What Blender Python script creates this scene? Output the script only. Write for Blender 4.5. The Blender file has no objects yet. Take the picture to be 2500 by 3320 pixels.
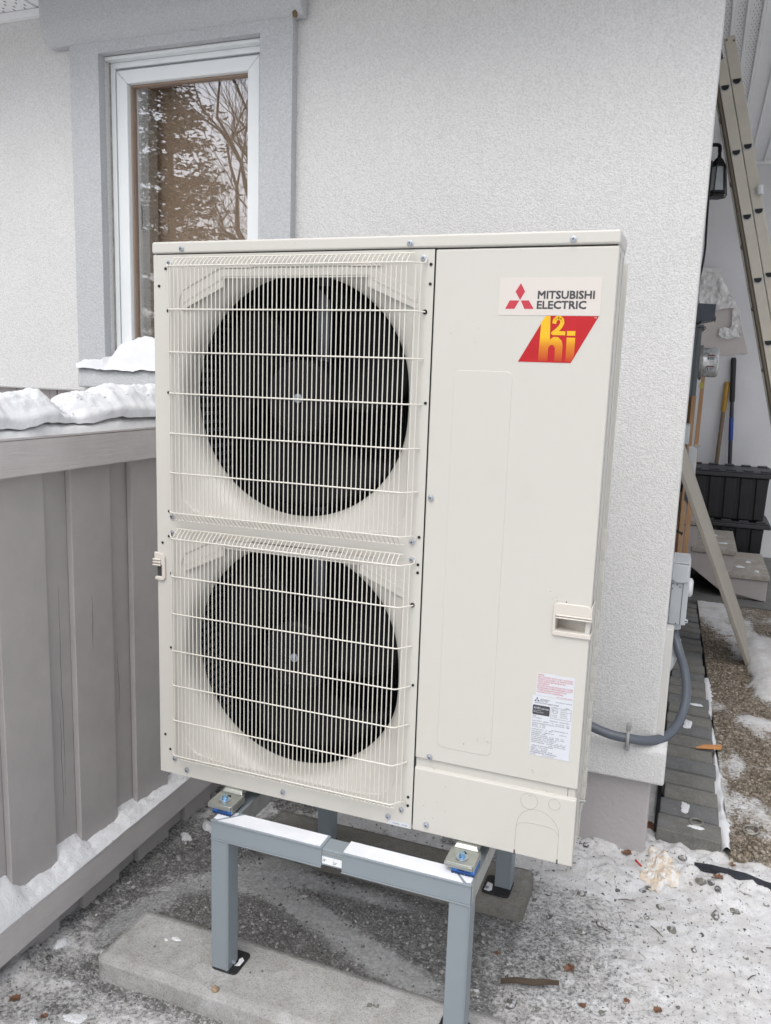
import bpy, bmesh, math, random
import numpy as np
from mathutils import Vector, Matrix

random.seed(7)
rng = np.random.default_rng(11)
scn = bpy.context.scene
COL = scn.collection

# ------------------------------------------------------------------ camera
cam_d = bpy.data.cameras.new('camera')
cam_d.lens = 28.76
cam_d.sensor_width = 36.0
cam_d.sensor_fit = 'AUTO'
cam_d.clip_start = 0.02
cam_d.clip_end = 8000
cam = bpy.data.objects.new('camera', cam_d)
COL.objects.link(cam)
_r = (0.934476, 0.354505, 0.032871)
_u = (-0.090069, 0.146074, 0.985165)
_b = (0.344445, -0.923574, 0.168432)
cam.matrix_world = Matrix(((_r[0], _u[0], _b[0], 1.21388), (_r[1], _u[1], _b[1], -1.65298),
                           (_r[2], _u[2], _b[2], 1.53168), (0, 0, 0, 1)))
scn.camera = cam

# ------------------------------------------------------------------ sky, sun, exposure
SUN_EL, SUN_AZ = math.radians(58), math.radians(184)      # azimuth clockwise from +Y
world = bpy.data.worlds.new('World')
scn.world = world
world.use_nodes = True
wn = world.node_tree
wn.nodes.clear()
sky = wn.nodes.new('ShaderNodeTexSky')
sky.sky_type = 'NISHITA'
sky.sun_disc = False
sky.sun_elevation = SUN_EL
sky.sun_rotation = SUN_AZ
sky.air_density = 1.0
sky.dust_density = 4.0
sky.ozone_density = 1.0
hs = wn.nodes.new('ShaderNodeHueSaturation')
hs.inputs['Saturation'].default_value = 0.34             # overcast: the blue is washed out
wbg = wn.nodes.new('ShaderNodeBackground')
wbg.inputs['Strength'].default_value = 0.15
wo = wn.nodes.new('ShaderNodeOutputWorld')
wn.links.new(sky.outputs[0], hs.inputs['Color'])
wn.links.new(hs.outputs[0], wbg.inputs['Color'])
wn.links.new(wbg.outputs[0], wo.inputs['Surface'])

sd = bpy.data.lights.new('sun', 'SUN')
sd.energy = 0.9
sd.angle = math.radians(60)
sd.color = (1.0, 0.985, 0.965)
sun = bpy.data.objects.new('sun', sd)
COL.objects.link(sun)
_d = Vector((math.sin(SUN_AZ) * math.cos(SUN_EL), math.cos(SUN_AZ) * math.cos(SUN_EL), math.sin(SUN_EL)))
sun.rotation_euler = _d.to_track_quat('Z', 'Y').to_euler()
sun.location = _d * 30

scn.view_settings.view_transform = 'Standard'
scn.view_settings.look = 'None'
scn.view_settings.gamma = 1.0
scn.view_settings.use_curve_mapping = False
scn.view_settings.exposure = 0.36
scn.render.engine = 'CYCLES'
scn.cycles.max_bounces = 8
scn.cycles.diffuse_bounces = 4
scn.cycles.transparent_max_bounces = 12

# ------------------------------------------------------------------ noise
def vnoise(x, y, seed=0):
    x = np.asarray(x, float); y = np.asarray(y, float)
    xi = np.floor(x).astype(np.int64); yi = np.floor(y).astype(np.int64)
    fx = x - xi; fy = y - yi
    fx = fx * fx * (3 - 2 * fx); fy = fy * fy * (3 - 2 * fy)
    def h(a, b):
        n = (a * 374761393 + b * 668265263 + seed * 974711) & 0x7fffffff
        n = ((n ^ (n >> 13)) * 1274126177) & 0x7fffffff
        n = (n ^ (n >> 16)) & 0xffff
        return n / 65535.0
    a = h(xi, yi) * (1 - fx) + h(xi + 1, yi) * fx
    b = h(xi, yi + 1) * (1 - fx) + h(xi + 1, yi + 1) * fx
    return (a * (1 - fy) + b * fy) * 2 - 1

def fbm(x, y, seed=0, o=4):
    s = 0.0; a = 0.5; f = 1.0
    for i in range(o):
        s = s + a * vnoise(np.asarray(x) * f, np.asarray(y) * f, seed + i * 17)
        a *= 0.5; f *= 2.03
    return s

def sstep(a, b, x):
    t = np.clip((np.asarray(x, float) - a) / (b - a), 0, 1)
    return t * t * (3 - 2 * t)

# ------------------------------------------------------------------ materials
class NT:
    def __init__(s, name):
        s.m = bpy.data.materials.new(name)
        s.m.use_nodes = True
        s.t = s.m.node_tree
        s.t.nodes.clear()
        s.out = s.n('ShaderNodeOutputMaterial')
        s.p = s.n('ShaderNodeBsdfPrincipled')
        s.l(s.p.outputs[0], s.out.inputs[0])
    def n(s, t, **k):
        x = s.t.nodes.new(t)
        for a, b in k.items():
            setattr(x, a, b)
        return x
    def l(s, a, b):
        s.t.links.new(a, b)
    def coord(s, scale=(1, 1, 1)):
        tc = s.n('ShaderNodeTexCoord')
        mp = s.n('ShaderNodeMapping')
        mp.inputs['Scale'].default_value = scale
        s.l(tc.outputs['Object'], mp.inputs[0])
        return mp.outputs[0]
    def noise(s, co, scale, detail=4, rough=.55, dist=0):
        x = s.n('ShaderNodeTexNoise')
        x.inputs['Scale'].default_value = scale
        x.inputs['Detail'].default_value = detail
        x.inputs['Roughness'].default_value = rough
        x.inputs['Distortion'].default_value = dist
        s.l(co, x.inputs['Vector'])
        return x.outputs['Fac']
    def vor(s, co, scale, out='Distance', feature='F1'):
        x = s.n('ShaderNodeTexVoronoi', feature=feature)
        x.inputs['Scale'].default_value = scale
        s.l(co, x.inputs['Vector'])
        return x.outputs[out]
    def ramp(s, fac, stops):
        r = s.n('ShaderNodeValToRGB')
        e = r.color_ramp.elements
        while len(e) < len(stops):
            e.new(0.5)
        for i, (p, c) in enumerate(stops):
            e[i].position = p
            e[i].color = (*c, 1) if not isinstance(c, (int, float)) else (c, c, c, 1)
        s.l(fac, r.inputs[0])
        return r.outputs[0]
    def mix(s, f, a, b):
        m = s.n('ShaderNodeMix', data_type='RGBA')
        for v, i in ((f, 0), (a, 6), (b, 7)):
            if isinstance(v, (int, float)):
                m.inputs[i].default_value = v if i == 0 else (v, v, v, 1)
            elif isinstance(v, tuple):
                m.inputs[i].default_value = (*v, 1)
            else:
                s.l(v, m.inputs[i])
        return m.outputs[2]
    def math(s, op, a, b=0.0, c=None, clamp=False):
        m = s.n('ShaderNodeMath', operation=op, use_clamp=clamp)
        for i, v in enumerate((a, b, c)):
            if v is None:
                continue
            if isinstance(v, (int, float)):
                m.inputs[i].default_value = v
            else:
                s.l(v, m.inputs[i])
        return m.outputs[0]
    def attr(s, name, out='Fac'):
        a = s.n('ShaderNodeAttribute')
        a.attribute_name = name
        return a.outputs[out]
    def bump(s, h, strength, dist, prev=None):
        b = s.n('ShaderNodeBump')
        b.inputs['Strength'].default_value = strength
        b.inputs['Distance'].default_value = dist
        s.l(h, b.inputs['Height'])
        if prev is not None:
            s.l(prev, b.inputs['Normal'])
        return b.outputs[0]
    def set(s, **k):
        nm = dict(color='Base Color', rough='Roughness', metal='Metallic', spec='Specular IOR Level', normal='Normal',
                  alpha='Alpha', trans='Transmission Weight', coat='Coat Weight', sss='Subsurface Weight')
        for a, v in k.items():
            i = s.p.inputs[nm[a]]
            if isinstance(v, (int, float)):
                i.default_value = v
            elif isinstance(v, tuple):
                i.default_value = (*v, 1)
            else:
                s.l(v, i)
        return s

def sc(c, k):
    return tuple(max(0, min(1, v * k)) for v in c)

def plain(name, c, rough=.5, metal=0, var=.06, vs=6, bump=0, bs=200, bd=.001, spec=.5, stretch=(1, 1, 1)):
    m = NT(name)
    co = m.coord(stretch)
    f = m.noise(co, vs, 5, .6)
    m.set(color=m.ramp(f, [(.3, sc(c, 1 - var)), (.7, sc(c, 1 + var))]), metal=metal, spec=spec)
    g = m.noise(co, vs * 7, 3)
    m.set(rough=m.math('MULTIPLY_ADD', g, .16, rough - .08))
    if bump:
        m.set(normal=m.bump(m.noise(co, bs, 3, .6), bump, bd))
    return m.m

def stucco(name, c, rough=.9):
    m = NT(name)
    co = m.coord()
    v = m.noise(co, 205, 2, .6, .35)
    w = m.noise(co, 90, 2, .5)
    h = m.math('ADD', m.ramp(v, [(.33, 0.0), (.66, 1.0)]), m.math('MULTIPLY', w, .3))
    drip = m.noise(m.coord((9, 9, .7)), 1.3, 5, .6)
    big = m.noise(co, 2.2, 4, .6)
    base = m.ramp(big, [(.25, sc(c, .96)), (.75, sc(c, 1.03))])
    base = m.mix(m.ramp(drip, [(.55, 0.0), (.8, .35)]), base, sc(c, .88))
    grain = m.ramp(v, [(.30, 0.80), (.62, 1.0)])  # pits darkened in the colour, shade painted on top of the bump
    mm = m.n('ShaderNodeMix', data_type='RGBA', blend_type='MULTIPLY')
    mm.inputs[0].default_value = 1.0
    m.l(base, mm.inputs[6]); m.l(grain, mm.inputs[7])
    m.set(color=mm.outputs[2], rough=rough, spec=.25, normal=m.bump(h, .52, .003))
    return m.m

def wood(name, c, grain=.25, axis='Z', scale=1.0, rough=.6, bump=.5, knots=True, paint=True):
    m = NT(name)
    st = {'X': (1.5, 26, 26), 'Y': (26, 1.5, 26), 'Z': (26, 26, 1.5)}[axis]
    co = m.coord(tuple(v * scale for v in st))
    n1 = m.noise(co, 1.6, 4, .6, .7)
    wv = m.n('ShaderNodeMath', operation='FRACT')
    m.l(m.math('MULTIPLY', n1, 7.0), wv.inputs[0])
    ring = m.ramp(wv.outputs[0], [(0.0, 0.0), (.25, 1.0), (1.0, .55)])
    fine = m.noise(m.coord(tuple(v * 5 * scale for v in st)), 3, 3, .6)
    dirt = m.noise(m.coord(), 5, 5, .65)
    col = m.ramp(dirt, [(.2, sc(c, .86)), (.8, sc(c, 1.1))])
    col = m.mix(m.math('MULTIPLY', m.math('SUBTRACT', 1.0, ring), grain), col, sc(c, .55))
    if knots:
        k = m.vor(m.coord((3, 1.2, 1.6) if axis == 'Z' else (3, 3, 3)), 3.4)
        kk = m.math('ADD', k, m.math('MULTIPLY_ADD', m.noise(m.coord(), 60, 3, .6), .12, -.06))
        col = m.mix(m.ramp(kk, [(.05, .75), (.075, .25), (.10, 0.0)]), col, sc(c, .35))
    h = m.math('ADD', m.math('MULTIPLY', ring, .7), m.math('MULTIPLY', fine, .6))
    m.set(color=col, rough=rough, spec=.3, normal=m.bump(h, bump, .0012))
    return m.m

def concrete(name, c, var=.3, stain=(.16, .145, .12), bump=.6):
    m = NT(name)
    co = m.coord()
    big = m.noise(co, 5, 6, .65)
    mid = m.noise(co, 38, 4, .6)
    fine = m.noise(co, 260, 3, .7)
    pores = m.vor(co, 170)
    col = m.ramp(big, [(.25, sc(c, 1 - var)), (.5, c), (.75, sc(c, 1 + var * .7))])
    col = m.mix(m.ramp(mid, [(.5, 0.0), (.72, .45)]), col, stain)
    col = m.mix(m.ramp(fine, [(.35, .55), (.5, 0.0), (.62, 0.0), (.72, .4)]), col, m.ramp(fine, [(.4, sc(c, .35)), (.7, sc(c, 1.7))]))
    fr = m.noise(co, 9, 6, .7, .6)
    col = m.mix(m.math('MULTIPLY', m.ramp(fr, [(.50, 0.0), (.68, .55)]), m.ramp(fine, [(.3, .3), (.6, 1.0)])), col, sc((.62, .63, .65), min(1, c[0] * 2.4)))
    h = m.math('ADD', m.math('MULTIPLY', fine, .7), m.math('ADD', mid, m.ramp(pores, [(.0, 0.0), (.25, .5)])))
    m.set(color=col, rough=.92, spec=.2, normal=m.bump(h, bump, .004))
    return m.m

M = {}
M['stucco'] = stucco('stucco', (.70, .70, .695))
M['trim'] = stucco('stucco_trim', (.535, .55, .57))
def cream():
    m = NT('cream_enamel')
    co = m.coord()
    big = m.noise(co, 2.4, 4, .55)
    sm = m.noise(co, 14, 5, .65)
    c = (.572, .558, .518)
    col = m.ramp(big, [(.3, sc(c, .985)), (.7, sc(c, 1.012))])
    col = m.mix(m.ramp(sm, [(.56, 0.0), (.75, .10)]), col, (.44, .42, .37))
    m.set(color=col, rough=m.math('MULTIPLY_ADD', sm, .22, .26), spec=.5,
          normal=m.bump(m.noise(co, 650, 2), .05, .0005, m.bump(big, .25, .006)))
    return m.m
M['cream'] = cream()
M['creamwire'] = plain('cream_coated_wire', (.68, .66, .60), .35, var=.02)
M['creamplastic'] = plain('cream_plastic', (.61, .575, .525), .42, var=.02)
M['creamdark'] = plain('seam_shadow_gap', (.05, .048, .044), .7)
M['black'] = plain('black_interior', (.006, .006, .007), .7)
M['fan'] = plain('fan_plastic', (.006, .006, .0075), .55, var=.1, spec=.14)
M['coil'] = plain('coil_fins', (.022, .027, .034), .55, metal=.1, var=.25, vs=30)
M['steel'] = plain('zinc_screw', (.50, .54, .60), .34, metal=.9, var=.1, vs=60)
M['galv'] = plain('galvanised_steel', (.43, .45, .42), .36, metal=.9, var=.12, vs=40, bump=.08, bs=80)
M['dull'] = plain('dull_aluminium', (.40, .41, .40), .5, metal=.7, var=.15, vs=25)
M['shadowline'] = plain('crack_shadow', (.10, .092, .088), .9)
M['stand'] = plain('grey_powder_coat', (.235, .272, .30), .42, var=.03, vs=5, bump=.04, bs=600, bd=.0004)
M['white'] = plain('white_pvc', (.80, .82, .84), .4, var=.03)
M['whitestrip'] = plain('white_strip', (.72, .74, .79), .5, var=.07, vs=14)
M['blackrubber'] = plain('black_rubber', (.016, .016, .017), .55)
M['blue'] = plain('blue_rubber', (.02, .13, .42), .5, var=.08)
M['navy'] = plain('navy_rubber', (.012, .035, .12), .55)
M['boltblue'] = plain('blued_zinc', (.30, .50, .70), .25, metal=.9)
M['fence'] = wood('fence_paint', (.465, .44, .432), .045, 'Z', bump=.18)
M['fencey'] = wood('fence_paint_rail', (.58, .55, .542), .10, 'Y', 1.0, bump=.5, knots=False)
M['foundation'] = plain('foundation_paint', (.41, .388, .393), .55, var=.05, vs=4, bump=.6, bs=55, bd=.004)
M['siding'] = wood('siding_paint', (.42, .385, .38), .06, 'Z', bump=.2, knots=False)
M['block'] = concrete('concrete_block', (.42, .418, .408), .26, (.27, .25, .22), .9)
M['slab'] = concrete('porch_concrete', (.17, .17, .165), .2)
M['tread'] = concrete('stair_tread_concrete', (.36, .33, .29), .15, (.2, .17, .14), .3)
M['vinyl'] = plain('white_vinyl', (.76, .79, .80), .35, var=.02)
M['vinylgrey'] = plain('grey_vinyl', (.58, .60, .61), .4, var=.04)
M['caulk'] = plain('old_caulk', (.30, .285, .265), .8, var=.3, vs=30)
M['brownwood'] = wood('window_wood', (.34, .25, .19), .25, 'Z', 2, knots=False)
M['soffit'] = plain('white_soffit', (.80, .81, .82), .45, var=.03)
M['soffitdark'] = plain('soffit_perforation', (.18, .18, .18), .8)
M['porchwall'] = plain('porch_wall_paint', (.72, .72, .735), .8, var=.05, vs=3, bump=.3, bs=150, bd=.002)
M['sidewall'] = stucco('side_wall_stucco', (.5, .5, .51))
M['ladder'] = wood('weathered_fibreglass_rail', (.54, .505, .435), .22, 'Z', 2.2, .6, .4, knots=False)
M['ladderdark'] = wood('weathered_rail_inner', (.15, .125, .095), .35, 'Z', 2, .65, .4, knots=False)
M['plank'] = wood('weathered_plank', (.40, .37, .32), .35, 'Z', 1.3, .75, .4, knots=False)
M['plankedge'] = wood('plank_edge', (.2, .15, .1), .3, 'Z', 1, .8, .4, knots=False)
M['lumber'] = wood('new_lumber', (.52, .33, .19), .25, 'Z', 1.3, .7, .25)
M['bin'] = plain('black_polypropylene', (.018, .019, .022), .42, var=.2, vs=9)
M['binlid'] = plain('grey_black_lid', (.035, .037, .042), .5, var=.2, vs=9)
M['elecgrey'] = plain('electrical_box_grey', (.45, .475, .49), .5, var=.04)
M['elecdark'] = plain('electrical_box_dark', (.115, .135, .145), .5, var=.06)
M['elecblue'] = plain('electrical_box_bluegrey', (.10, .115, .14), .5, var=.06)
M['conduit'] = plain('grey_conduit_jacket', (.105, .12, .145), .38, var=.06, vs=20)
M['pvcgrey'] = plain('grey_pvc', (.33, .33, .34), .5)
M['blackcable'] = plain('black_cable', (.012, .012, .013), .5)
M['lantern'] = plain('black_cast_metal', (.010, .011, .013), .5)
M['lampglass'] = plain('seeded_glass', (.55, .60, .62), .12, var=.12, vs=20)
M['paper'] = plain('white_building_paper', (.78, .77, .755), .7, var=.1, vs=9, bump=.8, bs=18, bd=.02)
M['tanboard'] = plain('tan_sheathing', (.60, .55, .525), .8, var=.06)
M['yellow'] = plain('yellow_grip', (.42, .24, .03), .5, var=.15)
M['bluehandle'] = plain('blue_handle', (.015, .045, .25), .4, var=.15)
M['shaft'] = wood('ash_shaft', (.20, .15, .10), .3, 'Z', 2, knots=False)
M['shaftdark'] = plain('dark_shaft', (.03, .033, .045), .45)
M['paver'] = concrete('grey_paver', (.178, .178, .168), .3, (.25, .24, .20), .6)
M['leaf'] = plain('dead_oak_leaf', (.17, .085, .048), .65, var=.4, vs=60)
M['bark'] = wood('bark', (.10, .075, .055), .4, 'X', 2, .85, .8, knots=False)
M['splint'] = wood('orange_wood_splinter', (.56, .26, .10), .3, 'X', 2, .7, .3, knots=False)
def rag_mat():
    m = NT('dirty_cotton_rag')
    co = m.coord()
    n = m.noise(co, 30, 5, .65); f = m.noise(co, 420, 2, .5)
    col = m.ramp(n, [(.3, (.50, .40, .29)), (.55, (.66, .57, .46)), (.75, (.72, .66, .58))])
    fr = m.noise(co, 48, 5, .7)
    col = m.mix(m.ramp(fr, [(.46, 0.0), (.56, .9)]), col, (.72, .73, .75))
    m.set(color=col, rough=.9, normal=m.bump(m.math('ADD', f, n), .5, .003))
    return m.m
M['rag'] = rag_mat()
M['red'] = plain('red_plastic', (.45, .05, .03), .5)
M['label'] = plain('label_white', (.62, .645, .69), .45, var=.01)
M['labelcream'] = plain('label_clear_cream', (.635, .59, .55), .35, var=.008)
M['inkdark'] = plain('ink_dark', (.055, .055, .065), .5)
M['inkred'] = plain('ink_red', (.50, .035, .06), .45)
M['inkwarn'] = plain('ink_warning_red', (.55, .09, .10), .5)
M['bark2'] = plain('tree_bark', (.055, .05, .045), .9, var=.3)
M['needles'] = plain('pine_needles', (.03, .032, .02), .7, var=.4)
M['brownblind'] = plain('tan_blind', (.80, .62, .45), .85, var=.03)
M['innerjamb'] = plain('inner_jamb', (.80, .79, .74), .5)
M['edging'] = plain('black_landscape_edging', (.02, .023, .03), .5, var=.3, vs=20)
M['ring'] = plain('grey_washer', (.28, .27, .24), .5, metal=.5, var=.2)

def snow_mat(name, c=(.84, .855, .88), bump=.5, icy=0):
    m = NT(name)
    co = m.coord()
    n1 = m.noise(co, 22, 5, .6)
    n2 = m.noise(co, 160, 3, .6)
    col = m.ramp(n1, [(.25, sc(c, .95)), (.7, c)])
    if icy:
        col = m.mix(m.ramp(m.noise(co, 14, 5, .7), [(.45, 0.0), (.7, .5)]), col, sc(c, .72))
    h = m.math('ADD', n1, m.math('MULTIPLY', n2, .35))
    m.set(color=col, rough=.35 if icy else .6, spec=.3, normal=m.bump(h, bump, .006))
    m.p.inputs['Subsurface Weight'].default_value = .25
    m.p.inputs['Subsurface Radius'].default_value = (.012, .014, .016)
    return m.m
M['snow'] = snow_mat('snow', (.71, .725, .75))
M['ice'] = snow_mat('old_icy_snow', (.80, .81, .815), .3, 1)

def dirty_snow():
    m = NT('snow_with_grit')
    co = m.coord()
    n1 = m.noise(co, 22, 5, .6)
    n2 = m.noise(co, 160, 3, .6)
    sp = m.vor(co, 55)
    c = m.ramp(n1, [(.25, (.78, .79, .81)), (.7, (.86, .87, .89))])
    c = m.mix(m.ramp(sp, [(.06, .85), (.10, 0.0)]), c, (.16, .14, .11))
    m.set(color=c, rough=.6, normal=m.bump(m.math('ADD', n1, n2), .5, .006))
    return m.m
M['snowgrit'] = dirty_snow()

def ground_mat(name, gcols, wetdark, gscale, ice=True):
    m = NT(name)
    tc = m.n('ShaderNodeNewGeometry')
    co = tc.outputs['Position']
    cell = m.vor(co, gscale, 'Color')
    sep = m.n('ShaderNodeSeparateColor'); m.l(cell, sep.inputs[0])
    dist = m.vor(co, gscale)
    cell2 = m.vor(co, gscale * .45, 'Color')
    sep2 = m.n('ShaderNodeSeparateColor'); m.l(cell2, sep2.inputs[0])
    g = m.ramp(m.math('ADD', m.math('MULTIPLY', sep.outputs[0], .6), m.math('MULTIPLY', sep2.outputs[1], .4)), gcols)
    g = m.mix(m.ramp(dist, [(.35, 0.0), (.75, .7)]), g, sc(gcols[0][1], .55))
    wet = m.attr('wet')
    g = m.mix(wet, g, m.mix(.5, g, wetdark))
    fine = m.noise(co, 95, 4, .7)
    midn = m.noise(co, 26, 5, .65)
    fin2 = m.noise(co, 300, 2, .6)
    gb = m.math('SUBTRACT', 1.0, dist)
    rough = .85
    if ice:
        ic = m.math('ADD', m.attr('ice'), m.math('ADD', m.math('MULTIPLY_ADD', midn, .55, -.275), m.math('MULTIPLY_ADD', fine, .35, -.175)))
        icf = m.ramp(ic, [(.22, 0.0), (.60, 1.0)])
        icecol = m.mix(m.ramp(fine, [(.35, 0.0), (.7, 1.0)]), (.26, .265, .265), (.46, .475, .48))
        g = m.mix(m.math('MULTIPLY', icf, .88), g, icecol)
        gb = m.math('MULTIPLY', gb, m.math('SUBTRACT', 1.0, m.math('MULTIPLY', icf, .85)))
        rough = m.math('SUBTRACT', .8, m.math('MULTIPLY', m.math('MAXIMUM', icf, m.math('MULTIPLY', wet, .5)), .45))
    s = m.math('ADD', m.attr('snow'), m.math('ADD', m.math('MULTIPLY_ADD', fine, .9, -.45),
               m.math('ADD', m.math('MULTIPLY_ADD', midn, .45, -.225), m.math('MULTIPLY_ADD', fin2, .36, -.18))))
    s = m.math('SUBTRACT', s, m.math('MULTIPLY', gb, .08))
    sf = m.ramp(s, [(.37, 0.0), (.60, 1.0)])
    sn = m.ramp(midn, [(.3, (.56, .565, .575)), (.65, (.69, .70, .72))])
    dirt = m.noise(co, 11, 5, .65)
    sn = m.mix(m.ramp(dirt, [(.36, 0.0), (.66, .62)]), sn, (.475, .455, .43))
    gritn = m.noise(co, 210, 2, .6)
    gritm = m.noise(co, 34, 3, .6)
    sn = m.mix(m.math('MULTIPLY', m.ramp(gritn, [(.60, 0.0), (.68, .85)]), m.ramp(gritm, [(.4, .2), (.62, 1.0)])), sn, (.20, .19, .17))
    sn = m.mix(m.ramp(m.noise(co, 150, 3, .65), [(.45, 0.0), (.75, .45)]), sn, (.40, .395, .385))
    col = m.mix(sf, g, sn)
    hgt = m.math('ADD', m.math('MULTIPLY', m.math('MULTIPLY', gb, m.math('SUBTRACT', 1.0, sf)), .9), m.math('ADD', m.math('MULTIPLY', sf, .8), m.math('MULTIPLY', midn, .8)))
    m.set(color=col, rough=rough, spec=.35, normal=m.bump(hgt, .8, .005))
    return m.m
M['ground'] = ground_mat('gravel_ice_snow', [(.15, (.14, .14, .138)), (.5, (.285, .286, .282)), (.85, (.45, .45, .44))], (.088, .09, .09), 150)
M['gravelpath'] = ground_mat('exposed_aggregate', [(.15, (.12, .095, .068)), (.5, (.235, .195, .15)), (.85, (.38, .34, .285))], (.06, .05, .04), 105, False)

def stone_mat(name, stops):
    m = NT(name)
    a = m.attr('rnd')
    co = m.coord()
    n = m.noise(co, 120, 4, .6)
    c = m.ramp(a, stops)
    c = m.mix(m.ramp(n, [(.4, .35), (.65, 0.0)]), c, (.07, .068, .06))
    m.set(color=c, rough=.75, spec=.3, normal=m.bump(n, .4, .003))
    return m.m
M['stones'] = stone_mat('grey_gravel_stones', [(0, (.09, .09, .088)), (.45, (.20, .20, .194)), (.8, (.33, .33, .322)), (1, (.50, .495, .48))])
M['pebbles'] = stone_mat('brown_pebbles', [(0, (.10, .08, .058)), (.5, (.235, .195, .15)), (.85, (.37, .32, .26)), (1, (.52, .47, .40))])
def rock_mat(name, c):
    m = NT(name)
    co = m.coord()
    n = m.noise(co, 60, 5, .7)
    n2 = m.noise(co, 260, 3, .6)
    base = m.ramp(n, [(.3, sc(c, .45)), (.7, sc(c, 1.5))])
    base = m.mix(m.ramp(n2, [(.55, 0.0), (.7, .6)]), base, (.42, .41, .39))
    g = m.n('ShaderNodeNewGeometry')
    sp = m.n('ShaderNodeSeparateXYZ'); m.l(g.outputs['Normal'], sp.inputs[0])
    gn = m.noise(g.outputs['Position'], 90, 4, .6)
    d = m.ramp(m.math('ADD', m.math('MULTIPLY', sp.outputs[2], .35), gn), [(.78, 0.0), (.92, .9)])     # frost settled on top
    m.set(color=m.mix(d, base, (.66, .67, .69)), rough=.8, spec=.3, normal=m.bump(n2, .8, .004))
    return m.m
M['rock'] = rock_mat('loose_rock', (.19, .185, .165))
M['rockdark'] = rock_mat('loose_rock_dark', (.105, .105, .10))
M['rocktan'] = plain('loose_rock_tan', (.33, .25, .17), .8, var=.3, vs=60, bump=.6, bs=90, bd=.003)

def pane_mat():
    m = NT('window_pane')
    m.t.nodes.remove(m.p)
    gl = m.n('ShaderNodeBsdfGlossy'); gl.inputs['Roughness'].default_value = 0.0
    gl.inputs['Color'].default_value = (.95, .96, 1, 1)
    tr = m.n('ShaderNodeBsdfTransparent'); tr.inputs['Color'].default_value = (.97, .97, .97, 1)
    mx = m.n('ShaderNodeMixShader')
    lw = m.n('ShaderNodeLayerWeight'); lw.inputs['Blend'].default_value = .35
    m.l(m.math('MULTIPLY_ADD', lw.outputs['Fresnel'], .4, .27), mx.inputs[0])
    m.l(tr.outputs[0], mx.inputs[1]); m.l(gl.outputs[0], mx.inputs[2])
    m.l(mx.outputs[0], m.out.inputs[0])
    return m.m
M['pane'] = pane_mat()

def hi_mat(name, lo, hi, z0, z1):
    m = NT(name)                                     # printed gradient of the sticker, fixed to the object
    g = m.n('ShaderNodeNewGeometry')
    s = m.n('ShaderNodeSeparateXYZ'); m.l(g.outputs['Position'], s.inputs[0])
    mr = m.n('ShaderNodeMapRange')
    mr.inputs['From Min'].default_value = z0; mr.inputs['From Max'].default_value = z1
    m.l(s.outputs['Z'], mr.inputs['Value'])
    m.set(color=m.ramp(mr.outputs[0], [(.0, lo), (.35, (.62, .20, .01)), (.55, hi)]), rough=.22)
    co = m.coord()
    m.set(normal=m.bump(m.noise(co, 160, 2), .06, .002))
    return m.m
M['hired'] = plain('sticker_red', (.46, .008, .015), .2, var=.1, vs=12, bump=.06, bs=160)
M['hiyellow'] = hi_mat('sticker_yellow', (.46, .02, .01), (.78, .46, .015), 1.561, 1.651)

# ------------------------------------------------------------------ object helpers
WORLD = {}
def wloc(o):
    return WORLD.get(o.name, Vector((0, 0, 0)))

def link(name, me, mat=None, parent=None, smooth=None, bevel=0, seg=2, recentre=True, mats=None):
    if mats:
        for x in mats:
            me.materials.append(x)
    elif mat is not None:
        me.materials.append(mat)
    o = bpy.data.objects.new(name, me)
    COL.objects.link(o)
    c = Vector((0, 0, 0))
    if recentre and len(me.vertices):
        co = np.empty(len(me.vertices) * 3); me.vertices.foreach_get('co', co)
        co = co.reshape(-1, 3)
        c = Vector(((co.min(0) + co.max(0)) / 2).tolist())
        c.z = float(co[:, 2].min())
        co = co - np.array(c)
        me.vertices.foreach_set('co', co.ravel())
    if parent is not None:
        o.parent = parent
        o.location = c - wloc(parent)
    else:
        o.location = c
    WORLD[o.name] = c.copy()
    if smooth is not None:
        me.shade_smooth()
        me.set_sharp_from_angle(angle=math.radians(smooth))
    if bevel:
        b = o.modifiers.new('Bevel', 'BEVEL')
        b.width = bevel; b.segments = seg; b.limit_method = 'ANGLE'; b.angle_limit = math.radians(28); b.harden_normals = True
        if smooth is None:
            me.shade_smooth(); me.set_sharp_from_angle(angle=math.radians(35))
    return o

def tag(o, label=None, cat=None, group=None, kind=None):
    if label: o['label'] = label
    if cat: o['category'] = cat
    if group: o['group'] = group
    if kind: o['kind'] = kind
    return o

def thing(name, loc, label, cat, group=None):
    o = bpy.data.objects.new(name, None)
    o.empty_display_size = .1
    COL.objects.link(o)
    o.location = loc
    WORLD[o.name] = Vector(loc)
    return tag(o, label, cat, group)

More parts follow.
